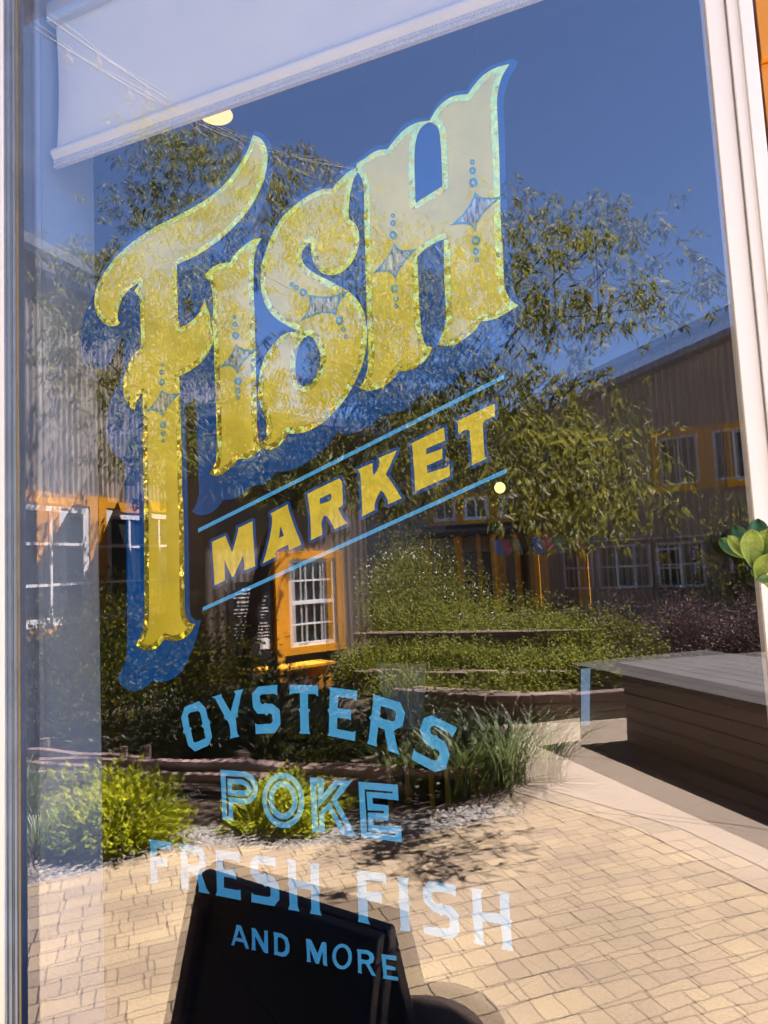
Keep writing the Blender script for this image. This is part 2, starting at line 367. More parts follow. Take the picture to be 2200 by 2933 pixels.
H_OUT = (zC([(1408,66),(1330,85),(1250,120),(1180,175),(1120,245),(1078,305),(1010,310),(940,330),(870,380),(820,440),(778,512),(740,518),(690,525),(620,555),(560,600),(500,665),(443,740),(380,745),(320,770),(260,815),(200,850),(195,905),(222,942),(242,985),(255,1040),(258,1150),(260,1300)])
 + zB([(950,450),(955,600),(962,900),(968,1100),(975,1300),(985,1500),(985,1600)])
 + zF([(150,900),(150,1000),(145,1100),(120,1190),(82,1245),(130,1265),(190,1265),(250,1248),(310,1210),(355,1165),(390,1120),(450,1112),(520,1090),(580,1050),(625,1000),(662,925),(620,915),(595,880),(575,800),(560,650),(550,450),(540,212),(600,150),(680,100),(750,70),(752,200),(755,400),(765,600),(765,720),(745,800),(700,905),(750,915),(820,912),(880,885),(940,840),(1000,790),(1045,720),(1120,710),(1180,690),(1250,650),(1300,620),(1343,595),(1300,570),(1265,530),(1240,470),(1228,400),(1220,200),(1213,50)])
 + zC([(1348,1500),(1340,1300),(1335,1100),(1328,800),(1315,500),(1310,370),(1320,270),(1345,180),(1375,120)]))
H_HOLE = zC([(775,525),(820,545),(850,590),(862,680),(870,800),(878,1032),(665,1165),(660,1000),(656,800),(665,690),(690,600),(730,548)])

BLUE = (zA([(1465,35),(1440,65),(1405,130),(1370,210),(1330,270),(1240,370),(1150,470),(1090,530),(1000,590),(900,640),(780,700),(690,750),(640,785),(560,835),(470,900),(390,970),(320,1050),(260,1130),(230,1200),(200,1290),(175,1360),(140,1430),(110,1510),(85,1600)])
 + zD([(78,230),(75,330),(85,420),(120,490),(170,535),(240,550),(300,520),(340,450),(380,370),(420,280),(420,400),(415,550),(400,620),(370,680),(330,760),(300,860),(288,960),(288,1060),(305,1130),(345,1200),(390,1250),(437,1290),(438,1450)])
 + zG([(440,0),(445,400),(450,830),(450,1100),(445,1220),(420,1300),(370,1385),(400,1440),(440,1475),(500,1490),(560,1480),(610,1450),(650,1410),(690,1420),(740,1420),(800,1400),(860,1360),(910,1290),(950,1200),(990,1100),(1015,1010),(1035,930),(1000,930),(970,910),(950,860),(945,700),(938,300),(932,0)])
 + zD([(928,1500),(922,1300),(915,1050),(908,838),(950,810),(990,768),(998,900),(1005,1100),(1015,1350),(1020,1520),(1000,1610)])
 + zG([(965,70),(1000,90),(1050,98),(1110,80),(1160,45),(1195,0)])
 + zH([(245,1175),(330,1165),(400,1140),(460,1095),(515,1050),(600,1035),(660,1000),(700,960)])
 + zE([(530,1355),(600,1355),(680,1335),(760,1290),(850,1230),(930,1150),(1000,1060),(1020,1045),(1060,1058),(1120,1055),(1190,1035),(1260,1000),(1320,950),(1365,903),(1430,900),(1500,880),(1560,860)])
 + zF([(570,1298),(650,1285),(740,1250),(820,1200),(870,1140),(900,1115),(980,1110),(1050,1090),(1120,1050),(1190,980),(1240,900),(1290,820),(1330,720),(1370,640),(1400,575),(1345,540),(1310,490),(1295,400),(1285,250),(1275,0)])
 + zC([(1410,1659),(1405,1500),(1388,1200),(1378,1000),(1372,700),(1365,500),(1360,380),(1380,250),(1420,150),(1470,60),(1460,28),(1420,20),(1330,50),(1230,90),(1150,160),(1090,230),(1070,270),(1000,275),(900,310),(830,380),(790,450),(760,490),(700,490),(600,520),(530,580),(470,660),(430,700),(350,710),(270,760),(220,810),(140,860),(70,910),(0,990)])
 + zB([(690,180),(640,190),(560,215),(480,250),(400,300),(330,360),(280,420),(240,490),(205,550)])
 + zA([(1590,830),(1555,852),(1500,845),(1440,862),(1465,760),(1520,640),(1565,540),(1598,400),(1608,290),(1600,180),(1565,100),(1510,50)]))
BLUE_HOLE = zA([(893,1370),(950,1330),(975,1400),(978,1490),(955,1522),(905,1545)])

MARKET = [
 ('M', [zH([(148,1555),(270,1500),(325,1640),(335,1645),(385,1460),(385,1430),(515,1368),(525,1560),(540,1775),(438,1815),(440,1750),(430,1680),(345,1870),(330,1870),(262,1720),(268,1905),(172,1950),(165,1800)])]),
 ('A', [zH([(680,1298),(835,1215),(845,1270),(900,1430),(960,1580),(848,1630),(840,1580),(735,1630),(718,1660),(725,1690),(610,1748),(640,1650),(680,1480),(695,1350)]), zH([(770,1410),(800,1500),(755,1520)])]),
 ('R', [zH([(1012,1120),(1280,990),(1305,985),(1325,1010),(1335,1200),(1325,1225),(1292,1250),(1330,1330),(1375,1385),(1258,1440),(1240,1400),(1190,1320),(1160,1320),(1140,1380),(1145,1440),(1148,1490),(1045,1540),(1045,1450),(1035,1280)]), zH([(1125,1160),(1225,1115),(1232,1165),(1215,1185),(1125,1215)])]),
 ('K', [zK([(148,712),(288,650),(292,730),(300,770),(345,700),(358,640),(345,605),(520,530),(470,640),(415,760),(480,850),(535,940),(568,985),(435,1045),(430,1000),(400,940),(370,910),(340,960),(310,1040),(310,1095),(188,1160),(190,1060),(180,850),(172,750)])]),
 ('E', [zK([(648,470),(968,312),(978,440),(960,445),(800,512),(800,570),(950,515),(955,610),(805,675),(808,748),(1000,690),(1018,655),(1026,775),(695,922),(690,800),(675,600),(668,500)])]),
 ('T', [zK([(1097,250),(1448,85),(1455,205),(1370,240),(1338,262),(1345,450),(1355,590),(1378,605),(1230,675),(1235,640),(1222,480),(1212,350),(1195,330),(1150,345),(1108,388)])])]
def ell(cx, cy, rx, ry, n=40, tilt=0.0):
    return [(cx+rx*math.cos(a)*math.cos(tilt)-ry*math.sin(a)*math.sin(tilt), cy+rx*math.cos(a)*math.sin(tilt)+ry*math.sin(a)*math.cos(tilt)) for a in [2*math.pi*k/n for k in range(n)]]
SMALL = {
'OYSTERS': [
 [zY([(115,335),(278,270),(355,355),(375,460),(405,505),(400,540),(425,675),(385,770),(232,840),(155,775),(120,640),(95,625),(102,590),(75,465)]), zY([(150,430),(175,400),(265,380),(290,400),(318,530),(300,550),(330,575),(350,690),(232,740),(212,725),(185,600),(195,580),(170,560)])],
 [zY([(420,225),(538,188),(532,215),(635,390),(690,190),(672,155),(780,135),(755,190),(710,410),(722,440),(692,460),(705,600),(715,645),(735,668),(625,695),(635,650),(622,540),(600,490),(558,465),(565,440),(480,280),(460,240)])],
 [zY([(945,105),(1165,85),(1160,150),(1165,205),(1125,185),(990,192),(965,210),(968,280),(985,302),(1010,302),(1022,288),(1048,300),(1110,300),(1190,370),(1200,530),(1135,630),(918,642),(912,515),(935,535),(1090,525),(1112,495),(1105,430),(1085,412),(1060,412),(1045,438),(1020,412),(940,415),(890,345),(875,185)])],
 [zY([(1303,85),(1450,85),(1627,95),(1622,220),(1590,190),(1510,190),(1510,350),(1538,375),(1515,400),(1522,600),(1535,640),(1410,635),(1425,600),(1420,400),(1400,365),(1420,345),(1418,180),(1350,180),(1300,200)])],
 [zZ([(160,110),(490,152),(482,275),(450,245),(275,222),(265,350),(420,365),(415,490),(385,470),(262,458),(258,585),(440,620),(470,605),(460,720),(150,660),(165,630),(170,410),(150,372),(172,340),(178,150)])],
 [zZ([(665,190),(975,285),(1028,405),(1000,550),(900,605),(940,800),(970,880),(830,825),(830,780),(795,590),(725,565),(705,720),(712,785),(597,750),(615,710),(640,490),(622,455),(650,420),(670,260)]), zZ([(755,325),(890,365),(925,395),(915,490),(880,502),(740,455)])],
 [zZ([(1330,428),(1618,570),(1565,680),(1540,640),(1360,548),(1330,552),(1310,590),(1325,640),(1360,660),(1385,655),(1410,690),(1480,730),(1535,870),(1490,1040),(1365,1072),(1100,930),(1128,805),(1150,840),(1350,942),(1385,938),(1420,870),(1410,835),(1360,805),(1325,810),(1310,780),(1245,740),(1195,600),(1240,460)])]],
'POKE': [
 [zP([(62,72),(270,88),(330,115),(370,180),(378,240),(360,300),(320,345),(270,365),(165,355),(170,500),(80,490)]), zP([(105,124),(255,132),(312,165),(337,222),(335,262),(312,300),(275,313),(130,303),(132,456),(117,456)]), zP([(121,147),(250,153),(297,182),(322,226),(320,256),(298,286),(266,296),(124,285)]), zP([(158,192),(240,196),(275,210),(288,230),(270,244),(160,243)])],
 [zP(ell(587,328,175,232,48,-0.06)), zP(ell(585,326,136,182,44,-0.06)), zP(ell(584,326,120,161,44,-0.06)), zP(ell(583,325,79,109,36,-0.06))],
 [zP([(808,135),(925,145),(925,265),(1018,155),(1160,165),(1035,325),(1120,480),(1200,630),(1075,615),(1020,510),(965,405),(925,450),(938,600),(828,585),(820,400)]), zP([(858,185),(872,185),(878,390),(1045,200),(1062,200),(985,320),(1122,575),(1105,578),(970,340),(885,430),(888,548),(875,548)])],
 [zP([(1212,172),(1542,198),(1548,328),(1330,305),(1332,355),(1465,370),(1467,500),(1338,485),(1340,535),(1572,545),(1575,678),(1235,635),(1225,400)]), zP([(1265,235),(1495,255),(1495,270),(1280,255),(1290,410),(1425,415),(1425,435),(1292,428),(1298,585),(1522,600),(1522,618),(1285,595)])]],
'FRESH FISH': [
 [zR([(52,40),(248,70),(245,155),(225,135),(118,122),(122,200),(212,210),(215,300),(195,280),(122,275),(128,390),(135,435),(60,430),(68,390),(62,290),(65,120)])],
 [zR([(312,80),(512,112),(555,195),(552,300),(512,345),(560,480),(588,525),(488,505),(490,460),(455,345),(400,330),(398,420),(410,490),(330,475),(335,300),(330,130)]), zR([(390,165),(475,180),(492,200),(492,255),(475,272),(392,262)])],
 [zR([(632,130),(845,160),(848,250),(820,235),(702,210),(708,298),(815,310),(820,400),(790,385),(710,372),(712,470),(830,492),(857,485),(860,580),(638,535),(650,505),(645,330),(632,310),(642,290),(642,160)])],
 [zR([(990,183),(1170,205),(1168,295),(1140,275),(1030,262),(1010,275),(1012,320),(1040,352),(1060,350),(1075,340),(1095,358),(1150,375),(1195,450),(1200,570),(1155,632),(952,595),(955,510),(975,530),(1100,552),(1122,540),(1122,475),(1105,455),(1085,455),(1075,468),(1055,440),(1000,425),(945,345),(943,240)])],
 [zR([(1255,220),(1350,232),(1342,260),(1350,405),(1475,420),(1472,275),(1450,250),(1555,258),(1545,300),(1550,465),(1560,490),(1548,520),(1555,670),(1570,715),(1468,695),(1480,655),(1475,490),(1355,470),(1360,630),(1375,678),(1275,660),(1290,620),(1283,460),(1268,435),(1280,410),(1275,270)])],
 [zI([(128,100),(400,138),(403,240),(370,210),(220,195),(225,300),(360,305),(365,420),(335,400),(232,388),(238,560),(255,600),(145,575),(152,540),(145,350),(132,325),(142,300),(138,170)])],
 [zI([(500,160),(612,178),(600,210),(605,385),(627,415),(612,450),(620,630),(625,668),(525,655),(535,610),(525,420),(505,390),(522,370),(515,200)])],
 [zI([(795,203),(1035,240),(1037,350),(1000,318),(840,298),(820,310),(825,370),(860,410),(890,412),(907,395),(930,420),(1000,430),(1065,510),(1075,665),(1010,738),(750,685),(742,595),(765,615),(965,638),(985,620),(980,540),(955,515),(925,512),(905,525),(885,500),(830,480),(750,395),(735,270)])],
 [zI([(1170,268),(1290,280),(1272,315),(1278,488),(1445,500),(1438,330),(1410,300),(1528,312),(1525,360),(1535,550),(1560,575),(1540,600),(1550,790),(1565,845),(1455,825),(1470,780),(1450,595),(1285,570),(1290,740),(1310,795),(1200,772),(1215,730),(1195,530),(1178,505),(1195,480),(1190,310)])]],
'AND MORE': [
 [zM([(120,92),(162,100),(225,280),(235,315),(203,308),(185,255),(112,240),(100,270),(102,283),(65,275),(78,262),(105,160)]), zM([(143,140),(172,218),(122,208)])],
 [zM([(255,118),(295,128),(372,270),(375,170),(370,145),(408,148),(405,170),(410,355),(370,345),(290,195),(292,310),(300,328),(255,320),(262,300),(260,150)])],
 [zM([(455,158),(530,172),(585,210),(605,280),(600,345),(570,380),(540,383),(462,365),(465,340),(462,190)]), zM([(495,205),(530,210),(560,235),(568,290),(562,330),(535,345),(497,338)])],
 [zM([(755,220),(800,228),(860,355),(900,250),(940,255),(942,280),(945,440),(955,470),(915,462),(910,440),(905,335),(872,450),(840,445),(790,310),(795,420),(803,435),(758,430),(765,400)])],
 [zM(ell(1085,383,90,117,40,-0.03)), zM(ell(1085,383,57,84,36,-0.03))],
 [zM([(1218,315),(1320,325),(1365,355),(1380,400),(1365,440),(1335,452),(1375,530),(1397,565),(1355,555),(1300,450),(1262,448),(1262,520),(1268,540),(1228,530),(1232,500),(1225,345)]), zM([(1258,355),(1315,362),(1338,390),(1330,410),(1310,415),(1260,408)])],
 [zM([(1443,360),(1580,378),(1580,420),(1485,405),(1488,460),(1572,480),(1572,510),(1490,500),(1493,555),(1597,570),(1597,605),(1455,583),(1462,550)])]]}

# ================================================================== the shop front
XL, XR, ZB, ZT = -1.385, 0.20, 0.42, 3.25          # clear opening of the window
win = empty('shop_window', (XL, 0, ZB), 'tall shop window with gilded FISH MARKET lettering reflecting the sunny courtyard', 'shop window')

def pane(name, mat, yf, nx=48, nz=40):
    mb = MB()
    for i in range(nx+1):
        for j in range(nz+1):
            x = XL-0.004+(XR-XL+0.008)*i/nx; z = ZB-0.004+(ZT-ZB+0.008)*j/nz
            mb.v.append((x, yf(x, z), z))
    for i in range(nx):
        for j in range(nz):
            a = i*(nz+1)+j; mb.f.append((a, a+nz+1, a+nz+2, a+1))
    return mb.build(name, mat, win, smooth=True)
pane('glass_pane', M['glass_out'], lambda x, z: 0.0)
XC = glass(800, 1466)[0]
BOW = 0.031
pane('glass_pane', M['glass_in'], lambda x, z: 0.031 - BOW*(x-XC)**2 - 0.0*(z-1.5))

# --- the four gilded letters
gild = [('F', [smooth(G(F_OUT))]), ('I', [smooth(G(I_OUT))]), ('S', [smooth(G(S_OUT)), smooth(G(S_HOLE))]), ('H', [smooth(G(H_OUT)), smooth(G(H_HOLE))])]
RING = {'F': zD([(733,508),(729,571),(731,650),(741,988),(741,1057),(741,1112)]), 'I': zD([(1307,134),(1308,191),(1315,280),(1334,643),(1332,718),(1335,774)]),
        'S': zB([(377,982),(413,1007),(467,1045),(754,1270),(785,1340),(805,1394)]), 'H': zC([(1115,843),(1118,910),(1123,1005),(1144,1465),(1142,1550),(1151,1620)]) + zB([(1178,437),(1180,497),(1180,592),(1193,1015),(1201,1097),(1203,1153)])}
RRAD = {'F': (14,20,26,27,19,14), 'I': (16,22,29,30,24,15), 'S': (17,21,30,33,22,17), 'H': (20,28,36,36,27,18,17,23,32,35,24,17)}
def star(top, right, bot, left, mids):
    pts = [top, right, bot, left]; out = []
    for i in range(4):
        a, b = np.array(pts[i]), np.array(pts[(i+1) % 4]); m = np.array(mids[i]); c = 2*m-(a+b)/2
        for k in range(8):
            t = k/8; out.append(tuple((1-t)**2*a+2*t*(1-t)*c+t*t*b))
    return out
JEWEL = {'F': [zD(star((728,710),(890,730),(738,930),(590,890),[(790,742),(780,838),(690,878),(675,808)]))],
 'I': [zD(star((1322,348),(1508,370),(1330,585),(1185,540),[(1395,394),(1385,480),(1275,523),(1265,448)]))],
 'S': [zB(star((505,1060),(855,1012),(730,1225),(428,1285),[(680,1075),(757,1120),(600,1213),(512,1172)]))],
 'H': [zC(star((1138,1080),(1370,1105),(1142,1400),(935,1347),[(1220,1127),(1195,1258),(1080,1337),(1062,1230)])), zB(star((1183,660),(1375,695),(1197,960),(1015,895),[(1260,710),(1253,828),(1145,885),(1122,780)]))]}
EDGE = 18.0
for name, polys in gild:
    F_, lo, rs = sdf_grid(polys, 0.02, 0.0016)
    outer = polys
    inner = contour(F_, lo, rs, -EDGE*PXG)
    L = fill('gilded_letter', outer, M['gold_matte'], win, YL)
    L['label'] = 'large matte gold letter %s with bright gold edge and pearl jewel' % name
    # bright edge: everything between the outline and its inset
    fill('gold_edge', polys + inner, M['gold'], L, YL-0.0006)
    for jw in JEWEL[name]:
        jp = G(jw)
        J = fill('jewel', [jp], M['ring'], L, YL-0.0012)
        Fj, l2, r2 = sdf_grid([jp], 0.01, 0.0006)
        ins = contour(Fj, l2, r2, -4.6*PXG)
        if ins: fill('pearl_inlay', ins, M['nacre'], L, YL-0.0016)
    for (cx, cy), r in zip(RING[name], RRAD[name]):
        r /= 2.765
        fill('ring_dot', [G(ell(cx, cy, r*0.92, r*1.04, 20)), G(ell(cx-0.04*r, cy, r*0.38, r*0.5, 14))], M['ring'], L, YL-0.0012)
# --- blue shadow painted behind the letters
bp = smooth(G(BLUE)); bh = smooth(G(BLUE_HOLE))
bs = fill('blue_shadow', [bp, bh], M['deep_blue'], win, YL+0.0012)

# --- MARKET, with navy outline, and its two rules
for ch, polys in MARKET:
    g = [smooth(G(q), 30, 3) for q in polys]
    o = fill('yellow_letter', g, M['yellow'], win, YL); o['label'] = 'slanted yellow letter %s with navy outline' % ch
    Fg, l2, r2 = sdf_grid(g, 0.014, 0.0012)
    fill('navy_outline', contour(Fg, l2, r2, 9.4*PXG), M['navy'], o, YL+0.0006)
for a, b, c, d in (((568,1514),(1443,1073.5),(1444,1085.5),(568,1525.5)), ((580.5,1739.5),(1451.5,1341.5),(1451.5,1354.5),(580.5,1750.5))):
    fill('rule_line', [G([a, b, c, d])], M['pale_blue'], win, YL)
for word, letters in SMALL.items():
    for ch, polys in zip(word.replace(' ', ''), letters):
        o = fill('painted_letter', [G(q) for q in polys], M['pale_blue'], win, YL)
        o['label'] = 'pale blue letter %s in the line %s' % (ch, word)

fill('edge_strip', [G([(1664, 1916), (1691, 1914), (1689, 2076), (1665, 2079)])], plain('strip_blue', (0.10, 0.20, 0.36), 0.6, 0.2, 40, spec=0.0), win, YL)['label'] = 'short upright pale blue strip standing in for the edge of an item inside'  # flat strip put on the glass in place of an edge seen inside
# --- faint small notice on the glass
tx = bpy.data.curves.new('notice_text', 'FONT'); tx.body = 'SERVICE DOGS'; tx.size = 0.013; tx.align_x = 'CENTER'
to = bpy.data.objects.new('notice_text', tx); C.objects.link(to); dg = bpy.context.evaluated_depsgraph_get(); me = bpy.data.meshes.new_from_object(to.evaluated_get(dg)); bpy.data.objects.remove(to)
q0, q1 = glass(505, 2298, YL), glass(556, 2280, YL); an = math.atan2(q1[1]-q0[1], q1[0]-q0[0])
me.transform(Matrix.Translation(((q0[0]+q1[0])/2, YL, (q0[1]+q1[1])/2)) @ Matrix.Rotation(-an, 4, 'Y') @ Matrix.Rotation(math.pi/2, 4, 'X'))
me.materials.append(paint('faint_grey_print', (0.13, 0.12, 0.12))); no = bpy.data.objects.new('small_notice', me); C.objects.link(no); no.parent = win; no.location = -win.location; no['label'] = 'tiny faint grey SERVICE DOGS line'
# --- frame: aluminium track on the left, painted trim on the right, sill and head
fx = lambda T, y: glass(T, 1500, y)[0]
m = MB()
for t0, t1, y in ((13, 17, -0.016), (20, 30.5, -0.013), (31.5, 36.5, -0.010), (38, 45, -0.012)): m.box(fx(t0, y), fx(t1, y), y, 0.05, ZB, ZT)
m.build('aluminium_track', M['alu'], win, bevel=0.0012)
m = MB(); m.box(fx(9, -0.006), fx(49, -0.006), -0.006, 0.052, ZB, ZT); m.build('rubber_seal', M['alu_dark'], win)
m = MB(); m.box(fx(47.5, -0.009), fx(55, -0.009), -0.009, -0.0062, ZB, ZT); m.build('glazing_strip', M['gasket'], win, bevel=0.001)
m = MB(); m.box(-1.53, fx(10.5, -0.018), -0.018, 0.05, ZB-0.1, ZT+0.1); m.build('left_casing', M['white_trim'], win, bevel=0.004)
(_xa, _za), (_xb, _zb) = glass(2022, 60), glass(2196, 1880)          # the old casing leans a little
lean = lambda z: _xa + (_za-z)*(_xb-_xa)/(_za-_zb)
def lbox(m, d0, d1, y0, y1, z0, z1):
    m.hexa([(lean(z0)+d0,y0,z0),(lean(z0)+d1,y0,z0),(lean(z0)+d1,y1,z0),(lean(z0)+d0,y1,z0),(lean(z1)+d0,y0,z1),(lean(z1)+d1,y0,z1),(lean(z1)+d1,y1,z1),(lean(z1)+d0,y1,z1)])
m = MB(); lbox(m, 0, 0.026, -0.012, 0.06, ZB, ZT); lbox(m, 0.026, 0.0285, -0.006, 0.06, ZB, ZT); lbox(m, 0.0285, 0.044, -0.020, 0.06, ZB, ZT); lbox(m, 0.044, 0.062, -0.026, 0.06, ZB-0.1, ZT+0.1)
m.build('right_casing', M['white_trim'], win, bevel=0.0025)
m = MB(); m.box(-1.53, 0.24, -0.05, 0.06, ZT+0.002, ZT+0.15); m.build('head_casing', M['white_trim'], win, bevel=0.004)
m = MB(); m.box(-1.53, 0.24, -0.09, 0.06, ZB-0.06, ZB-0.002); m.build('window_sill', M['white_trim'], win, bevel=0.006)
# inside reveal
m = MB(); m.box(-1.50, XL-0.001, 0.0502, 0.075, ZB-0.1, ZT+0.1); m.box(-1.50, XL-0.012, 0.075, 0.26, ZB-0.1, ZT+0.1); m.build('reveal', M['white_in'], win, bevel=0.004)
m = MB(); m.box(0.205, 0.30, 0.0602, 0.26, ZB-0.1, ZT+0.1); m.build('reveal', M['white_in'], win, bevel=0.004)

# --- the shop building round the window
shop = empty('shop_building', (-3, 0.1, 0), 'shop front clad in orange painted boards around the window', 'building')
def boards(x0, x1, z0, z1, mb, y0=-0.02, y1=0.12):
    z = z0
    while z < z1-0.001:
        h = min(0.16, z1-z); mb.hexa([(x0,y0-0.012,z),(x1,y0-0.012,z),(x1,y1,z),(x0,y1,z),(x0,y0,z+h-0.003),(x1,y0,z+h-0.003),(x1,y1,z+h-0.003),(x0,y1,z+h-0.003)]); z += h
m = MB(); boards(lean(1.8)+0.066, 3.2, 0, 5.0, m, -0.006); boards(-4.2, -1.5315, 0, 5.0, m); boards(-1.53, lean(1.8)+0.065, 0, ZB-0.17, m); boards(-1.53, lean(1.8)+0.065, ZT+0.16, 5.0, m)
m.build('wall', M['orange'], shop)
_r = ray(105, 55); ZE = float(CAM_H + _r[2]*(2.04+CAM_D)/_r[1])
m = MB(); m.box(-4.5, 3.5, -2.0, 0.13, ZE+0.07, ZE+0.15); m.box(-4.5, 3.5, -2.04, -2.0, ZE, ZE+0.18)
for k in range(14): m.box(-4.4+k*0.6, -4.34+k*0.6, -1.99, -0.02, ZE-0.05, ZE+0.068)
m.build('roof_eave', plain('olive_eave_paint', (0.30, 0.23, 0.10), 0.7, 0.15, 5), shop)
tile = None
def tilemat():
    m_, t, o = newmat('dark_floor_tile'); b = N(t, 'ShaderNodeTexBrick'); tc = N(t, 'ShaderNodeTexCoord'); mp = N(t, 'ShaderNodeMapping'); mp.inputs['Rotation'].default_value = (0, 0, 0.6)
    b.offset = 0; b.inputs['Scale'].default_value = 1; b.inputs['Brick Width'].default_value = 0.3; b.inputs['Row Height'].default_value = 0.3; b.inputs['Mortar Size'].default_value = 0.004
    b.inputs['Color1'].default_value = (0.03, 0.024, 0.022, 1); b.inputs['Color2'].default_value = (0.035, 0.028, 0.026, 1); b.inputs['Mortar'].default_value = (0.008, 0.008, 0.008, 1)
    p = N(t, 'ShaderNodeBsdfPrincipled'); p.inputs['Roughness'].default_value = 0.5
    t.links.new(tc.outputs['Object'], mp.inputs[0]); t.links.new(mp.outputs[0], b.inputs[0]); t.links.new(b.outputs[0], p.inputs[0]); t.links.new(p.outputs[0], o.inputs[0]); return m_
m = MB(); m.box(-4.2, 3.2, 0.13, 7, -0.05, 0.02); m.build('floor', tilemat(), shop)
m = MB(); m.box(-4.3, -4.2, 0.13, 7.1, 0.0, 5.0); m.box(3.2, 3.3, 0.13, 7.1, 0, 5.0); m.box(-4.2, 3.2, 7.0, 7.1, 0, 5.0); m.box(-4.3, 3.3, 0.13, 7.1, 5.0, 5.1)
m.box(-4.2, -1.502, 0.121, 0.14, 0, 5.0); m.box(0.302, 3.2, 0.121, 0.14, 0, 5.0)
m.build('room_wall', M['room'], shop)

# --- roller blind
bl = empty('roller_blind', (-0.6, 0.09, 2.9), 'white fabric roller blind half lowered inside the shop window', 'blind')
m = MB(); n = 60
def bx(x): return 0.092 + 0.0025*math.sin(x*7.0) + 0.0015*math.sin(x*19)
zlo, zhi = 2.60, 2.93
for i in range(n+1):
    x = -1.352+(1.475)*i/n
    e = 0.006*math.exp(-((x+1.352)/0.03)**2)
    for j in range(7): m.v.append((x, bx(x)+e*math.sin(j/6*3.1)*1.2, zlo+(zhi-zlo)*j/6))
for i in range(n):
    for j in range(6): a = i*7+j; m.f.append((a, a+7, a+8, a+1))
m.build('fabric', M['blind'], bl, smooth=True)
m = MB(); sec = []
for k in range(9):
    a = math.pi*k/8; sec.append((0.090-0.011*math.sin(a), 2.602-0.032*k/8))
for x in (-1.362, 0.118):
    for y, z in sec: m.v.append((x, y, z))
    for y, z in reversed(sec): m.v.append((x, y+0.012, z))
L2 = len(sec)*2
for k in range(L2): m.f.append((k, (k+1) % L2, L2+(k+1) % L2, L2+k))
m.f.append(tuple(range(L2))); m.f.append(tuple(reversed(range(L2, 2*L2))))
m.build('hem_bar', M['blind'], bl, smooth=False)
m = MB()
for k in range(4): m.box(-1.361, 0.118, 0.0885-0.001*(k % 2), 0.098, 2.5695-0.0052*(k+1), 2.5695-0.0052*k-0.0006)
m.build('ribbed_strip', M['blind_strip'], bl)
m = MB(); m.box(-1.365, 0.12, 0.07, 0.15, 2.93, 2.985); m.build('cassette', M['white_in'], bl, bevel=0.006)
# --- lamps inside the shop
px = glass(618, 328, 1.6)
lamp = empty('pendant_lamp', (px[0], 1.6, px[1]), 'warm lit pendant lamp glowing just below the blind inside the shop', 'lamp')
m = MB(); c0 = Vector((px[0], 1.6, px[1])); ring = [(c0.x+0.085*math.cos(a), c0.y+0.085*math.sin(a), c0.z) for a in [2*math.pi*k/24 for k in range(24)]]
m.v = list(ring); m.f = [tuple(reversed(range(24)))]; m.build('diffuser', emis('warm_lamp', (1.0, 0.60, 0.18), 0.12), lamp)
m = MB(); m.tube([c0+Vector((0,0,0.001)), c0+Vector((0,0,0.05)), c0+Vector((0,0,0.13)), c0+Vector((0,0,0.15))], [0.09, 0.085, 0.045, 0.02], 24); m.build('lamp_shade', plain('lamp_shade', (0.25,0.2,0.12), 0.4), lamp, smooth=True)
m = MB(); m.tube([c0+Vector((0,0,0.15)), Vector((c0.x, c0.y, 5.0))], 0.004, 6); m.build('cord', M['alu_dark'], lamp)
px = glass(1432, 1397, 2.2)
gl = empty('globe_lamp', (px[0], 2.2, px[1]), 'small round pale yellow globe lamp glowing inside under the lettering', 'lamp')
m = MB(); m.ball((px[0], 2.2, px[1]), 0.028, 16, 10); m.build('globe', emis('pale_lamp', (1.0, 0.85, 0.32), 0.115), gl, smooth=True)
m = MB(); m.tube([(px[0], 2.2, px[1]+0.027), (px[0], 2.2, 5.0)], 0.003, 6); m.build('cord', M['alu_dark'], gl)

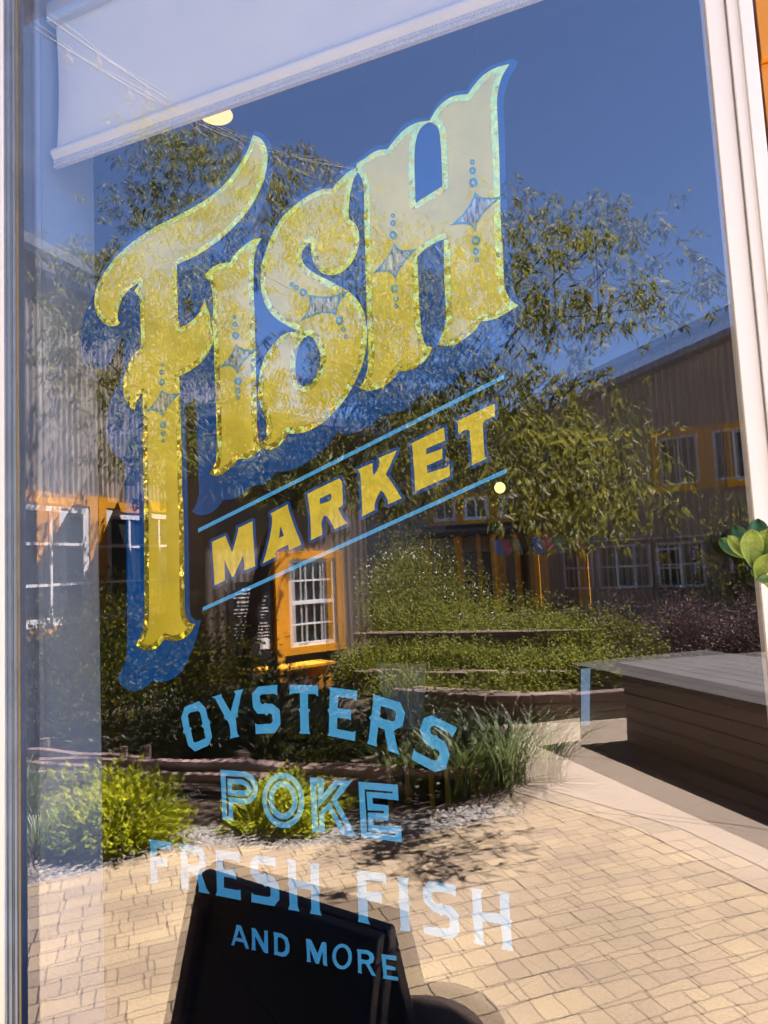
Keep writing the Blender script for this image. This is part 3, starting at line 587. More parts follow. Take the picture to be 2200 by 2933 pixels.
# ================================================================== ground of the courtyard
def sheet(name, poly, z, mat):
    m = MB(); m.v = [(x, -d, z) for x, d in poly]; tr = tessellate_polygon([[Vector((x, -d, 0)) for x, d in poly]])
    for t in tr:
        a, b, c = (m.v[i] for i in t); ar = (b[0]-a[0])*(c[1]-a[1])-(b[1]-a[1])*(c[0]-a[0])
        m.f.append(tuple(t) if ar > 0 else tuple(reversed(t)))
    o = m.build(name, mat); tag(o, kind='structure'); return o
soil = plain('garden_soil', (0.055, 0.038, 0.025), 0.95, 0.6, 14, 0.9, 45)
m = MB(); m.box(-400, 400, -600, 0.1, -0.2, -0.002); tag(m.build('ground', soil), kind='structure')
def pavermat():
    m_, t, o = newmat('tumbled_pavers')
    tc = N(t, 'ShaderNodeTexCoord'); mp = N(t, 'ShaderNodeMapping'); mp.inputs['Rotation'].default_value = (0, 0, math.radians(42)); t.links.new(tc.outputs['Object'], mp.inputs[0])
    nz = N(t, 'ShaderNodeTexNoise'); nz.inputs['Scale'].default_value = 11; nz.inputs['Detail'].default_value = 3
    t.links.new(mp.outputs[0], nz.inputs['Vector'])
    ma = N(t, 'ShaderNodeVectorMath', operation='MULTIPLY_ADD'); ma.inputs[1].default_value = (0.022, 0.022, 0); t.links.new(nz.outputs['Color'], ma.inputs[0]); t.links.new(mp.outputs[0], ma.inputs[2])
    b = N(t, 'ShaderNodeTexBrick'); b.offset = 0.43; b.offset_frequency = 2; b.squash = 0.72; b.squash_frequency = 3
    for k, v in (('Scale', 1.0), ('Brick Width', 0.185), ('Row Height', 0.116), ('Mortar Size', 0.0045), ('Mortar Smooth', 0.6), ('Bias', 0.0)): b.inputs[k].default_value = v
    b.inputs['Color1'].default_value = (0.30, 0.232, 0.132, 1); b.inputs['Color2'].default_value = (0.215, 0.163, 0.104, 1); b.inputs['Mortar'].default_value = (0.075, 0.055, 0.034, 1)
    t.links.new(ma.outputs[0], b.inputs[0])
    n2 = N(t, 'ShaderNodeTexNoise'); n2.inputs['Scale'].default_value = 120; n2.inputs['Detail'].default_value = 6; t.links.new(tc.outputs['Object'], n2.inputs['Vector'])
    n3 = N(t, 'ShaderNodeTexNoise'); n3.inputs['Scale'].default_value = 1.3; n3.inputs['Detail'].default_value = 5; t.links.new(tc.outputs['Object'], n3.inputs['Vector'])
    r2 = N(t, 'ShaderNodeMapRange'); r2.inputs[1].default_value = 0.3; r2.inputs[2].default_value = 0.7; r2.inputs[3].default_value = 0.72; r2.inputs[4].default_value = 1.25; t.links.new(n2.outputs['Fac'], r2.inputs[0])
    r3 = N(t, 'ShaderNodeMapRange'); r3.inputs[1].default_value = 0.3; r3.inputs[2].default_value = 0.7; r3.inputs[3].default_value = 0.70; r3.inputs[4].default_value = 1.16; t.links.new(n3.outputs['Fac'], r3.inputs[0])
    mu = N(t, 'ShaderNodeMath', operation='MULTIPLY'); t.links.new(r2.outputs[0], mu.inputs[0]); t.links.new(r3.outputs[0], mu.inputs[1])
    vm = N(t, 'ShaderNodeVectorMath', operation='SCALE'); t.links.new(b.outputs['Color'], vm.inputs[0]); t.links.new(mu.outputs[0], vm.inputs['Scale'])
    p = N(t, 'ShaderNodeBsdfPrincipled'); p.inputs['Roughness'].default_value = 0.85; t.links.new(vm.outputs[0], p.inputs['Base Color'])
    iv = N(t, 'ShaderNodeMath', operation='MULTIPLY_ADD'); iv.inputs[1].default_value = -1; t.links.new(b.outputs['Fac'], iv.inputs[0])
    ms = N(t, 'ShaderNodeMath', operation='MULTIPLY'); ms.inputs[1].default_value = 0.35; t.links.new(n2.outputs['Fac'], ms.inputs[0]); t.links.new(ms.outputs[0], iv.inputs[2])
    bu = N(t, 'ShaderNodeBump'); bu.inputs['Strength'].default_value = 0.7; bu.inputs['Distance'].default_value = 0.006; t.links.new(iv.outputs[0], bu.inputs['Height']); t.links.new(bu.outputs[0], p.inputs['Normal'])
    t.links.new(p.outputs[0], o.inputs[0]); return m_
def gravelmat():
    m_, t, o = newmat('grey_gravel'); tc = N(t, 'ShaderNodeTexCoord'); v = N(t, 'ShaderNodeTexVoronoi'); v.inputs['Scale'].default_value = 38; t.links.new(tc.outputs['Object'], v.inputs['Vector'])
    r = N(t, 'ShaderNodeValToRGB'); r.color_ramp.elements[0].color = (0.08, 0.07, 0.06, 1); r.color_ramp.elements[1].color = (0.30, 0.28, 0.245, 1)
    sp = N(t, 'ShaderNodeSeparateColor'); t.links.new(v.outputs['Color'], sp.inputs[0]); t.links.new(sp.outputs[0], r.inputs[0])
    p = N(t, 'ShaderNodeBsdfPrincipled'); p.inputs['Roughness'].default_value = 0.9; t.links.new(r.outputs[0], p.inputs[0])
    bu = N(t, 'ShaderNodeBump'); bu.inputs['Strength'].default_value = 1; bu.inputs['Distance'].default_value = 0.03; bu.invert = True; t.links.new(v.outputs['Distance'], bu.inputs['Height']); t.links.new(bu.outputs[0], p.inputs['Normal'])
    t.links.new(p.outputs[0], o.inputs[0]); return m_
conc = plain('warm_concrete', (0.255, 0.205, 0.15), 0.9, 0.10, 1.5, 0.15, 120)
EDGE_L = [(1.9, 0.1), (1.0, 1.35), (0.32, 2.29), (-0.25, 2.9), (-1.01, 3.34)]           # seam between pavers and concrete
GRAV = [(-1.04, 2.83), (-1.5, 2.35), (-2.01, 2.11), (-2.51, 2.02), (-2.76, 1.64), (-3.05, 1.39), (-4.5, 1.05), (-8, 0.9)]
sheet('paver_terrace', [(-8, 0.0), (1.9, 0.0)] + EDGE_L + GRAV, 0.008, pavermat())
sheet('gravel_strip', [(-8, 0.7), (-4.5, 0.85), (-3.05, 1.2), (-2.3, 1.8), (-1.5, 2.2), (-0.95, 2.75), (-0.8, 3.2), (-1.25, 3.0), (-1.75, 2.62), (-2.2, 2.45), (-2.65, 2.3), (-2.95, 1.85), (-3.3, 1.6), (-4.6, 1.35), (-8, 1.3)], 0.003, gravelmat())
sheet('concrete_path', EDGE_L + [(-1.0, 3.6), (-1.25, 4.5), (-1.6, 5.6), (-0.4, 5.9), (3, 7.5), (6, 4), (6, 0.0), (1.9, 0.0)], 0.013, conc)
for a, b in (((0.95, 3.35), (-0.75, 2.95)),): pass
m = MB()
for (x0, d0), (x1, d1) in (((-0.55, 3.08), (0.75, 3.0)), ((0.33, 2.28), (1.3, 2.1)), ((-1.05, 4.1), (-0.2, 4.1))):
    v = Vector((x1-x0, -(d1-d0), 0)).normalized(); nn = Vector((-v.y, v.x, 0))*0.004
    a, b = R(x0, d0, 0.0145), R(x1, d1, 0.0145); m.quad(a-nn, b-nn, b+nn, a+nn)
tag(m.build('path_joint', plain('joint_brown', (0.14, 0.11, 0.08), 0.95)), kind='structure')  # dark brown joint lines laid flat on the concrete

# ================================================================== vegetation
def rnd(a, b): return random.uniform(a, b)
def rvec():
    while True:
        v = Vector((rnd(-1, 1), rnd(-1, 1), rnd(-1, 1)))
        if 0.05 < v.length < 1: return v
LM = {}
LM['tree'] = leafmat('tree_leaf', (0.045, 0.06, 0.012), (0.19, 0.195, 0.034), 0.45, 0.03, (0.32, 0.29, 0.07))
LM['hedge'] = leafmat('hedge_leaf', (0.038, 0.05, 0.008), (0.20, 0.205, 0.02), 0.4, 0.03)
LM['lime'] = leafmat('lime_leaf', (0.17, 0.22, 0.012), (0.42, 0.46, 0.03), 0.5, 0.02)
LM['mid'] = leafmat('green_leaf', (0.055, 0.08, 0.012), (0.24, 0.255, 0.04), 0.4, 0.03)
LM['flow'] = leafmat('dull_green_leaf', (0.06, 0.075, 0.014), (0.19, 0.20, 0.04), 0.4, 0.03)
LM['maroon'] = leafmat('maroon_leaf', (0.04, 0.024, 0.023), (0.12, 0.07, 0.062), 0.3, 0.05, (0.10, 0.13, 0.05))
LM['grass'] = leafmat('grass_blade', (0.09, 0.14, 0.05), (0.26, 0.32, 0.13), 0.35, 0.08)
LM['strap'] = leafmat('strap_leaf', (0.02, 0.045, 0.012), (0.13, 0.165, 0.035), 0.3, 0.06)
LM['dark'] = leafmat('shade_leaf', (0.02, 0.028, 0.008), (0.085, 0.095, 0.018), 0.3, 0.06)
bark = plain('dark_bark', (0.055, 0.04, 0.03), 0.9, 0.35, 8, 0.6, 30, stretch=(1, 1, 0.25))
twigm = plain('twig_bark', (0.10, 0.075, 0.05), 0.9, 0.3, 20)

def shrub(name, label, cat, c, rad, n, L, W, mat, group=None, up=0.4, clumps=26, zbase=0.0):
    """c = (x, depth); an uneven crown of leaf clumps over a few stems"""
    root = empty(name, R(c[0], c[1], zbase), label, cat, group)
    base = R(c[0], c[1], zbase); mb = MB(); cl = []
    for k in range(clumps):
        v = rvec().normalized(); v.z = abs(v.z)*1.0-0.05
        r = rnd(0.55, 1.0); cl.append(base + Vector((v.x*rad[0]*r, v.y*rad[1]*r, max(0.04, v.z*rad[2]*r))))
    sz = (rad[0]*rad[1]*rad[2])**(1/3)*0.31
    for k in range(n):
        q = random.choice(cl); p = q + Vector((random.gauss(0, 0.55), random.gauss(0, 0.55), random.gauss(0, 0.5)))*sz
        p.z = max(p.z, zbase+0.01)
        out = (p-base); out.z *= 0.7; d = (out.normalized() + rvec()*0.8 + Vector((0, 0, up))).normalized()
        mb.leaf(p, d, rvec(), L*rnd(0.7, 1.25), W*rnd(0.7, 1.2))
    mb.build('foliage', mat, root)
    sb = MB()
    for q in cl[:12]: sb.tube([base+Vector((rnd(-.05,.05), rnd(-.05,.05), -0.02)), base.lerp(q, 0.5)+Vector((0,0,0.05)), q], [0.014, 0.009, 0.004], 5)
    sb.build('stem', twigm, root); return root
def tuft(name, label, cat, c, h, spread, n, W, mat, group=None, arch=0.8):
    root = empty(name, R(c[0], c[1], 0), label, cat, group); base = R(c[0], c[1], 0); mb = MB()
    for k in range(n):
        a = rnd(0, 2*math.pi); d = Vector((math.cos(a), math.sin(a), 0)); b0 = base + d*rnd(0, 0.09)*1.5
        hh = h*rnd(0.6, 1.15); sp = spread*rnd(0.3, 1.1); side = Vector((-d.y, d.x, 0)); prev = None
        for i in range(6):
            t = i/5; p = b0 + d*sp*t**1.6 + Vector((0, 0, hh*(t*1.5-arch*t*t*0.9))); p.z = max(p.z, 0.004); wd = W*(1-t**2)*0.5+0.0006
            cur = (p-side*wd, p+side*wd)
            if prev: mb.quad(prev[0], prev[1], cur[1], cur[0])
            prev = cur
    mb.build('blades', mat, root); return root

# --- the tree: trunk and limbs grown towards its clusters of drooping leaves
def pt(tx, ty, d):
    r = ray(tx, ty); p = EYE + r*((d+CAM_D)/r[1]); return R(float(p[0]), d, float(p[2]))
clusters = []
for cx, cy, rx, ry, nn in ((560,420,110,110,8),(480,600,130,90,7),(700,560,130,100,9),(920,520,70,60,3),(265,740,80,60,4),(450,1000,250,230,32),(900,900,340,330,56),(1250,1050,300,240,42),(600,1300,260,150,26),(900,1360,230,110,18),(350,860,120,150,12),(1540,880,180,160,11),(1740,880,110,90,4),(1640,680,110,50,6),(1440,610,50,60,3),(1500,1290,220,160,13),(1150,1300,260,140,24),(1640,1370,110,70,5.0),(1470,1350,150,80,6.5),(140,900,110,180,11),(1200,760,200,130,14),(640,1180,200,150,14)):
    for k in range(int(nn)):
        a = rnd(0, 6.283); rr = math.sqrt(rnd(0, 1)); tx, ty = cx+rx*rr*math.cos(a), cy+ry*rr*math.sin(a)
        d = rnd(2.7, 3.3) if nn in (5.0, 6.5) and cy > 1320 else rnd(3.3, 6.2) if cy > 1250 and cx > 1100 else 5.0+random.gauss(0, 0.75); clusters.append(pt(tx, ty, max(2.7, min(7.0, d))))
tree = empty('leafy_tree', R(-4.12, 5.0, 0), 'tall loose tree with drooping narrow leaves reflected across the middle of the glass', 'tree')
base = R(-4.12, 5.0, -0.05)
nodes = [base, R(-4.08, 5.0, 0.6), R(-3.98, 5.02, 1.2), R(-3.8, 5.0, 1.75), R(-3.55, 5.0, 2.2)]; par = [-1, 0, 1, 2, 3]
crown_c = Vector((-2.6, -5.0, 3.4))
for q in sorted(clusters, key=lambda p: (p-nodes[-1]).length):
    best, bi = 1e9, 4
    for i in range(4, len(nodes)):
        dd = (nodes[i]-q).length + 0.25*(nodes[i]-nodes[4]).length
        if dd < best: best, bi = dd, i
    a = nodes[bi]; seg = max(1, int((q-a).length/0.35)); last = bi
    for s_ in range(1, seg+1):
        t = s_/seg; p = a.lerp(q, t) + Vector((rnd(-.05,.05), rnd(-.05,.05), 0.10*math.sin(t*3.14)*(q-a).length*0.6+rnd(-.03,.03)))
        nodes.append(p); par.append(last); last = len(nodes)-1
kids = [0]*len(nodes); wgt = [0.0]*len(nodes)
for i in range(len(nodes)-1, 0, -1):
    if wgt[i] == 0: wgt[i] = 1.0
    wgt[par[i]] += wgt[i]
mb = MB()
rad_ = lambda i: 0.0042*max(1.0, wgt[i])**0.50*(1.0 if i > 4 else 1.9)
for i in range(1, len(nodes)):
    a, b = nodes[par[i]], nodes[i]; mb.tube([a, b], [min(rad_(par[i]), rad_(i)*1.35), rad_(i)], 6 if wgt[i] > 6 else 4, caps=False)
mb.build('trunk', bark, tree, smooth=True)
mb = MB()
for q in clusters:
    tips = [q + Vector((random.gauss(0, .15), random.gauss(0, .15), random.gauss(0, .12))) for _ in range(10)]
    for k in range(88):
        tp = random.choice(tips); p = tp + rvec()*0.075
        d = (Vector((0, 0, -0.75)) + rvec()*0.85); mb.leaf(p, d, rvec(), rnd(0.075, 0.13), rnd(0.024, 0.037), 0.2)
mb.build('crown', LM['tree'], tree)

shrub('hedge', 'long dark clipped hedge along the left building below its window', 'hedge', (-5.1, 4.1), (2.0, 0.75, 1.32), 13000, 0.055, 0.034, LM['hedge'], clumps=190)
shrub('lime_shrub', 'bright lime green low shrub at the edge of the pavers', 'shrub', (-2.95, 2.02), (0.34, 0.3, 0.34), 1500, 0.06, 0.042, LM['lime'], clumps=34)
shrub('lime_shrub', 'smaller lime green shrub in dappled shade under the word POKE', 'shrub', (-2.2, 2.45), (0.34, 0.24, 0.27), 1100, 0.055, 0.038, LM['lime'], clumps=26)
tuft('ornamental_grass', 'pale arching grass clump at the far left of the gravel', 'grass clump', (-3.75, 1.95), 0.42, 0.42, 260, 0.008, LM['grass'])
tuft('ornamental_grass', 'low pale grass tuft beside the lime green shrub', 'grass clump', (-3.35, 1.75), 0.25, 0.3, 150, 0.007, LM['grass'])
tuft('ornamental_grass', 'tall fine grass clump leaning over the concrete path', 'grass clump', (-1.05, 3.5), 0.55, 0.5, 130, 0.009, LM['grass'])
for k, (x, d, hh, lab) in enumerate(((-1.35, 3.15, 0.5, 'strappy green plant nearest the paver corner'), (-1.7, 3.05, 0.42, 'strappy green plant under the R of OYSTERS'), (-1.2, 3.75, 0.5, 'strappy green plant behind the fine grass clump'))):
    tuft('strappy_plant', lab, 'plant', (x, d), hh, 0.32, 60, 0.034, LM['strap'])
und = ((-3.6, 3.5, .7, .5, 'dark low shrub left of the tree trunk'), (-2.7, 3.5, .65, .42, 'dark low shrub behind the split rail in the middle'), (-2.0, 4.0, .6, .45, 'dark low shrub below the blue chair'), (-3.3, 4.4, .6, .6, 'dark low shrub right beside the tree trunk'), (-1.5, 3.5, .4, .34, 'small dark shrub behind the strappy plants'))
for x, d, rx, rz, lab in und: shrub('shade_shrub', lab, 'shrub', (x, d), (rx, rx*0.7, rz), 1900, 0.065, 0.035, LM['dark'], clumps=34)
for x, d, rx, rz, lab in ((-3.5, 8.0, .8, 1.15, 'green shrub at the left end of the raised bed'), (-2.7, 8.2, .85, 1.15, 'green shrub in the middle of the raised bed'), (-1.9, 8.0, .8, 1.05, 'green shrub at the right part of the raised bed'), (-1.15, 7.2, .55, .8, 'green shrub spilling over the right end of the raised bed'), (-0.95, 6.3, .5, .5, 'low green shrub beside the pale blue strip on the glass'), (-2.9, 6.9, .6, .5, 'low green shrub in front of the raised bed'), (-1.9, 6.8, .55, .45, 'low green plants above the timber edging'), (-3.5, 6.75, .5, .5, 'low green plant at the left end below the long plank'), (-2.4, 6.85, .5, .52, 'low green plant in the middle below the long plank'), (-1.35, 6.7, .45, .5, 'low green plant at the right end below the long plank'), (-2.7, 5.85, .45, .33, 'low green plant left in front of the lower bed planks'), (-1.75, 5.8, .45, .32, 'low green plant right in front of the lower bed planks')):
    shrub('green_shrub', lab, 'shrub', (x, d), (rx, rx*0.8, rz), 5200, 0.046, 0.036, LM['mid'], clumps=75, up=0.1)
for x, d, rx, rz, lab in ((-0.55, 9.0, .55, 1.0, 'maroon leaved shrub at the left of the dark bush row'), (0.2, 8.6, .6, .9, 'maroon leaved shrub in the middle of the bush row'), (0.95, 8.2, .6, .95, 'maroon leaved shrub at the right of the bush row')):
    shrub('maroon_shrub', lab, 'shrub', (x, d), (rx, rx*0.7, rz), 4600, 0.046, 0.034, LM['maroon'], clumps=70, up=0.1)
mb = None
fs = shrub('flowering_shrub', 'tall green shrub dotted with tiny white flowers beside the orange window', 'shrub', (-4.5, 10.6), (1.15, .9, 1.85), 7500, 0.06, 0.045, LM['flow'], clumps=90, up=0.1)
mb = MB()
for k in range(170):
    v = rvec().normalized(); v.z = abs(v.z); mb.ball(R(-4.5, 10.6) + Vector((v.x*1.25, -abs(v.y)*-1.0, v.z*1.8)), 0.02, 5, 4)
mb.build('flowers', plain('white_petals', (0.75, 0.75, 0.68), 0.7), fs)['kind'] = 'stuff'
shrub('tall_shrub', 'tall dark leafy shrub right of the orange framed window', 'shrub', (-3.75, 8.7), (0.7, .6, 2.3), 3600, 0.06, 0.04, LM['flow'], clumps=60)
shrub('tall_shrub', 'tall dark leafy shrub in front of the gable wall windows', 'shrub', (1.15, 11.0), (0.8, .7, 2.6), 3600, 0.09, 0.04, LM['hedge'], clumps=60, up=-0.4)

# ================================================================== buildings round the courtyard
def corr(mb, o, u, nrm, a0, a1, ztop, zbot=0.0, pitch=0.085, amp=0.012):
    """corrugated wall from a0 to a1 along u at o; ztop(a) gives the height"""
    n = int((a1-a0)/pitch*6); k0 = len(mb.v)
    for i in range(n+1):
        a = a0+(a1-a0)*i/n; off = amp*math.sin(a/pitch*2*math.pi)
        p = o+u*a+nrm*off; mb.v += [(p.x, p.y, zbot), (p.x, p.y, ztop(a))]
    for i in range(n): mb.f.append((k0+2*i, k0+2*i+2, k0+2*i+3, k0+2*i+1))
def darkglass():
    m_, t, o = newmat('window_glass_dark'); p = N(t, 'ShaderNodeBsdfPrincipled'); p.inputs['Base Color'].default_value = (0.03, 0.04, 0.045, 1); p.inputs['Roughness'].default_value = 0.05; p.inputs['Specular IOR Level'].default_value = 0.8
    t.links.new(p.outputs[0], o.inputs[0]); return m_
DG = darkglass()
white_sash = plain('white_sash_paint', (0.86, 0.85, 0.83), 0.5, 0.05)
grey_sash = plain('grey_sash_paint', (0.66, 0.64, 0.62), 0.5, 0.1)
dkwin = plain('dark_bronze', (0.04, 0.035, 0.035), 0.5)
def window(parent, o, u, nrm, a0, a1, z0, z1, nv, nh, case=None, cw=0.1, sash=None, mw=0.022, pane_mat=None, sw=0.05, mid=False):
    """window part: casing (its own mesh) > sash, pane"""
    b = lambda mb, s0, s1, c0, c1, y0, y1: mb.obox(o, u, nrm, s0, s1, y0, y1, c0, c1)
    mb = MB()
    if case is not None:
        b(mb, a0-cw, a0, z0-cw, z1+cw, 0.0, 0.06); b(mb, a1, a1+cw, z0-cw, z1+cw, 0.0, 0.06); b(mb, a0, a1, z1, z1+cw, 0.0, 0.058); b(mb, a0, a1, z0-cw, z0, 0.0, 0.058)
    else:
        b(mb, a0-0.012, a1+0.012, z0-0.012, z1+0.012, -0.02, 0.012)
    W = mb.build('window', case or dkwin, parent)
    sb = MB(); f = 0.016
    b(sb, a0, a0+sw, z0, z1, f, f+0.03); b(sb, a1-sw, a1, z0, z1, f, f+0.03); b(sb, a0+sw, a1-sw, z1-sw, z1, f, f+0.028); b(sb, a0+sw, a1-sw, z0, z0+sw, f, f+0.028)
    if mid: b(sb, a0+sw, a1-sw, (z0+z1)/2-sw/2, (z0+z1)/2+sw/2, f+0.001, f+0.031)
    for k in range(1, nv):
        a = a0+(a1-a0)*k/nv; b(sb, a-mw/2, a+mw/2, z0+sw, z1-sw, f, f+0.022)
    for k in range(1, nh):
        z = z0+(z1-z0)*k/nh; b(sb, a0+sw, a1-sw, z-mw/2, z+mw/2, f, f+0.020)
    sb.build('sash', sash or white_sash, W)
    gb = MB(); b(gb, a0+0.002, a1-0.002, z0+0.002, z1-0.002, 0.0125, 0.015); gb.build('pane', pane_mat or DG, W)
    return W
V3 = Vector
grey_metal = plain('grey_corrugated_metal', (0.27, 0.24, 0.20), 0.6, 0.10, 2, metallic=0.1)
taupe_metal = plain('taupe_corrugated_metal', (0.44, 0.335, 0.23), 0.6, 0.12, 1.5, metallic=0.1)
brown_metal = plain('brown_corrugated_metal', (0.15, 0.12, 0.095), 0.6, 0.12, 2)
roofm = plain('metal_roof', (0.22, 0.23, 0.26), 0.4, 0.1, 2, metallic=0.5)
orange2 = plain('orange_trim_paint', (0.80, 0.36, 0.015), 0.5, 0.12, 2)

# left building: the wall runs away from the shop along x = -7
b1 = empty('grey_building', R(-7.2, 5.5, 0), 'grey corrugated building with an orange framed white window behind the hedge', 'building')
o = V3((-7, 0, 0)); u = V3((0, -1, 0)); nr = V3((1, 0, 0))
mb = MB(); corr(mb, o, u, nr, 1.0, 9.5, lambda a: 5.6); mb.box(-13, -7.03, -9.5, -1.0, 0, 5.58); mb.build('wall', grey_metal, b1)
mb = MB(); mb.hexa([(-6.75,-0.8,5.55),(-6.75,-9.8,5.55),(-13,-9.8,8.4),(-13,-0.8,8.4),(-6.75,-0.8,5.68),(-6.75,-9.8,5.68),(-13,-9.8,8.53),(-13,-0.8,8.53)]); mb.build('roof', roofm, b1)
window(b1, o, u, nr, 3.3, 5.70, 0.95, 2.46, 4, 3, orange2, 0.14, mw=0.035, sw=0.10)
window(b1, o, u, nr, 5.99, 7.6, 0.95, 2.46, 3, 3, orange2, 0.14, mw=0.035, sw=0.10)

# building with the orange door side and open sash window, turned to the right
b2 = empty('orange_window_building', R(-5.0, 8.0, 0), 'dark brown building with a white sash window in a bright orange frame', 'building')
dv = V3((0.52, -0.85, 0)).normalized(); o = R(-4.41, 6.84); nr = V3((0.85, 0.52, 0)).normalized()
nr = nr if nr.dot(V3((4.41, 6.84, 0))) > 0 else -nr
mb = MB(); corr(mb, o, dv, nr, -1.2, 0.8, lambda a: 3.4, amp=0.003); mb.obox(o, dv, nr, -1.2, 0.8, -1.8, -0.02, 0, 3.38); mb.build('wall', brown_metal, b2)
mb = MB(); mb.obox(o, dv, nr, -1.4, 1.0, -2.0, 0.3, 3.4, 3.5); mb.build('roof', roofm, b2)
window(b2, o, dv, nr, -0.26, 0.32, 0.50, 1.64, 3, 4, orange2, 0.10, mw=0.022, sw=0.05, mid=True)
mb = MB(); mb.obox(o, dv, nr, -0.455, -0.363, 0.0, 0.07, 0.0, 1.74); mb.build('door_post', orange2, b2)
mb = MB(); mb.obox(o, dv, nr, 0.44, 0.8, 0.0, 0.05, 0.0, 0.36); mb.build('skirting', plain('weathered_board', (0.16, 0.125, 0.085), 0.8, 0.3, 4), b2)
# black notice board with rows of white writing
nb = empty('notice_board', o+dv*-0.72+V3((0, 0, 0.4)), 'black notice board with rows of small white writing beside the orange post', 'sign')
mb = MB(); mb.obox(o, dv, nr, -0.98, -0.50, 0.02, 0.045, 0.40, 1.38); mb.build('panel', plain('black_board', (0.015, 0.015, 0.015), 0.5), nb)
mb = MB(); z = 1.30
rows = [(0.03, .2), (0.02, .34), (0.02, .38), (0.03, .3), (0.012, .3), (0.018, .36), (0.012, .38), (0.012, .3), (0.010, .24), (0.0, 0), (0.012, .36), (0.012, .38), (0.012, .36), (0.012, .38), (0.012, .38), (0.012, .36), (0.012, .3)]
for hgt, wid in rows:
    if wid:
        a = -0.74-wid/2
        while a < -0.74+wid/2:
            ln = rnd(0.018, 0.05); mb.obox(o, dv, nr, a, min(a+ln, -0.74+wid/2), 0.0452, 0.047, z-hgt, z); a += ln+0.012
    z -= hgt+0.028
mb.build('writing', white_sash, nb)
for k, (a, z0) in enumerate(((-0.60, 0.52), (-0.86, 0.44))):
    mb = MB(); mb.obox(o, dv, nr, a-0.05, a+0.05, 0.0475, 0.050, z0, z0+0.14); p_ = mb.build('paper_slip', white_sash, nb)

# porch building far back with orange posts
b3 = empty('porch_building', R(-5, 21, 0), 'far building with orange porch posts and a row of upper windows', 'building')
mb = MB(); mb.box(-16.5, -2.9, -26, -20.4, 0, 6.0); mb.build('wall', grey_metal, b3)
mb = MB(); mb.box(-7.4, -3.0, -20.38, -18.6, 2.30, 2.42); mb.build('porch_roof', dkwin, b3)
mb = MB(); mb.box(-7.4, -3.0, -20.398, -20.3, 2.6, 2.72); mb.build('beam', dkwin, b3)
for x, wd in ((-6.62, .10), (-5.62, .16), (-5.02, .13), (-4.42, .34), (-3.42, .26)):
    mb = MB(); mb.box(x-wd/2, x+wd/2, -18.9, -18.75, 0, 2.30); mb.build('porch_post', orange2, b3, bevel=0.01)
o3 = V3((0, -20.4, 0)); u3 = V3((1, 0, 0)); n3 = V3((0, 1, 0))
for x in (-6.5, -5.45, -4.4, -3.6): window(b3, o3, u3, n3, x-0.38, x+0.38, 2.85, 3.6, 2, 1, orange2, 0.13, mw=0.06, sw=0.11)
mb = MB(); mb.box(-4.2, -3.6, -20.39, -20.33, 0, 1.9); mb.build('door', plain('brown_door', (0.16, 0.08, 0.03), 0.5), b3)
mb = MB(); mb.box(-6.9, -4.6, -20.39, -20.33, 0.1, 1.8); mb.build('shop_glazing', DG, b3)
roof_b3 = MB(); roof_b3.box(-16.8, -2.7, -26.3, -20.1, 6.0, 6.15); roof_b3.build('roof', roofm, b3)

# gable building on the right
b4 = empty('gable_building', R(1, 16, 0), 'tall taupe corrugated gable building with orange framed upper windows', 'building')
u = V3((0.954, 0.30, 0)).normalized(); o = R(0, 14); nr = V3((-0.30, 0.954, 0)).normalized()
top = lambda a: 5.62+0.24*a if a < 6 else 7.06-0.24*(a-6)
mb = MB(); corr(mb, o, u, nr, -2.7, 9.0, top, pitch=0.13, amp=0.032)
k0 = len(mb.v); P_ = lambda a, bk, z: tuple(o+u*a+nr*bk+V3((0, 0, z)))
mb.v += [P_(-2.7,-.03,0), P_(9,-.03,0), P_(9,-.03,top(9)), P_(6,-.03,top(6)), P_(-2.7,-.03,top(-2.7)), P_(-2.7,-8,0), P_(9,-8,0), P_(9,-8,top(9)), P_(6,-8,top(6)), P_(-2.7,-8,top(-2.7))]
for f in ((0,1,2,3,4),(9,8,7,6,5),(0,5,6,1),(1,6,7,2),(2,7,8,3),(3,8,9,4),(4,9,5,0)): mb.f.append(tuple(k0+i for i in f))
mb.build('wall', taupe_metal, b4)
mb = MB()
for a0, a1 in ((-3.0, 6.0), (6.0, 9.3)):
    z0, z1 = (5.62+.24*a0 if a0 < 6 else 7.06)+.02, (7.06 if a1 == 6.0 else 7.06-.24*3.3)+.02
    mb.hexa([P_(a0,.3,z0),P_(a1,.3,z1),P_(a1,-8.2,z1),P_(a0,-8.2,z0),P_(a0,.3,z0+.14),P_(a1,.3,z1+.14),P_(a1,-8.2,z1+.14),P_(a0,-8.2,z0+.14)])
mb.build('roof', roofm, b4)
window(b4, o, u, nr, 0.12, 0.88, 2.85, 3.85, 2, 1, orange2, 0.13, grey_sash, mw=0.04)
window(b4, o, u, nr, 1.16, 1.92, 2.85, 3.85, 2, 1, orange2, 0.13, grey_sash, mw=0.04)
for a0, a1, nv, s_ in ((-2.15,-1.45,2,grey_sash), (-1.35,-0.5,2,grey_sash), (-0.1,0.42,2,white_sash), (0.62,1.15,2,white_sash), (1.35,1.85,2,white_sash)):
    window(b4, o, u, nr, a0, a1, 0.78, 1.72 if s_ is grey_sash else 1.6, nv, 2, None, sash=s_, mw=0.045, sw=0.055)
mb = MB(); mb.obox(o, u, nr, -2.3, -0.3, 0.012, 0.16, 1.80, 1.83); mb.build('window_hood', grey_sash, b4)
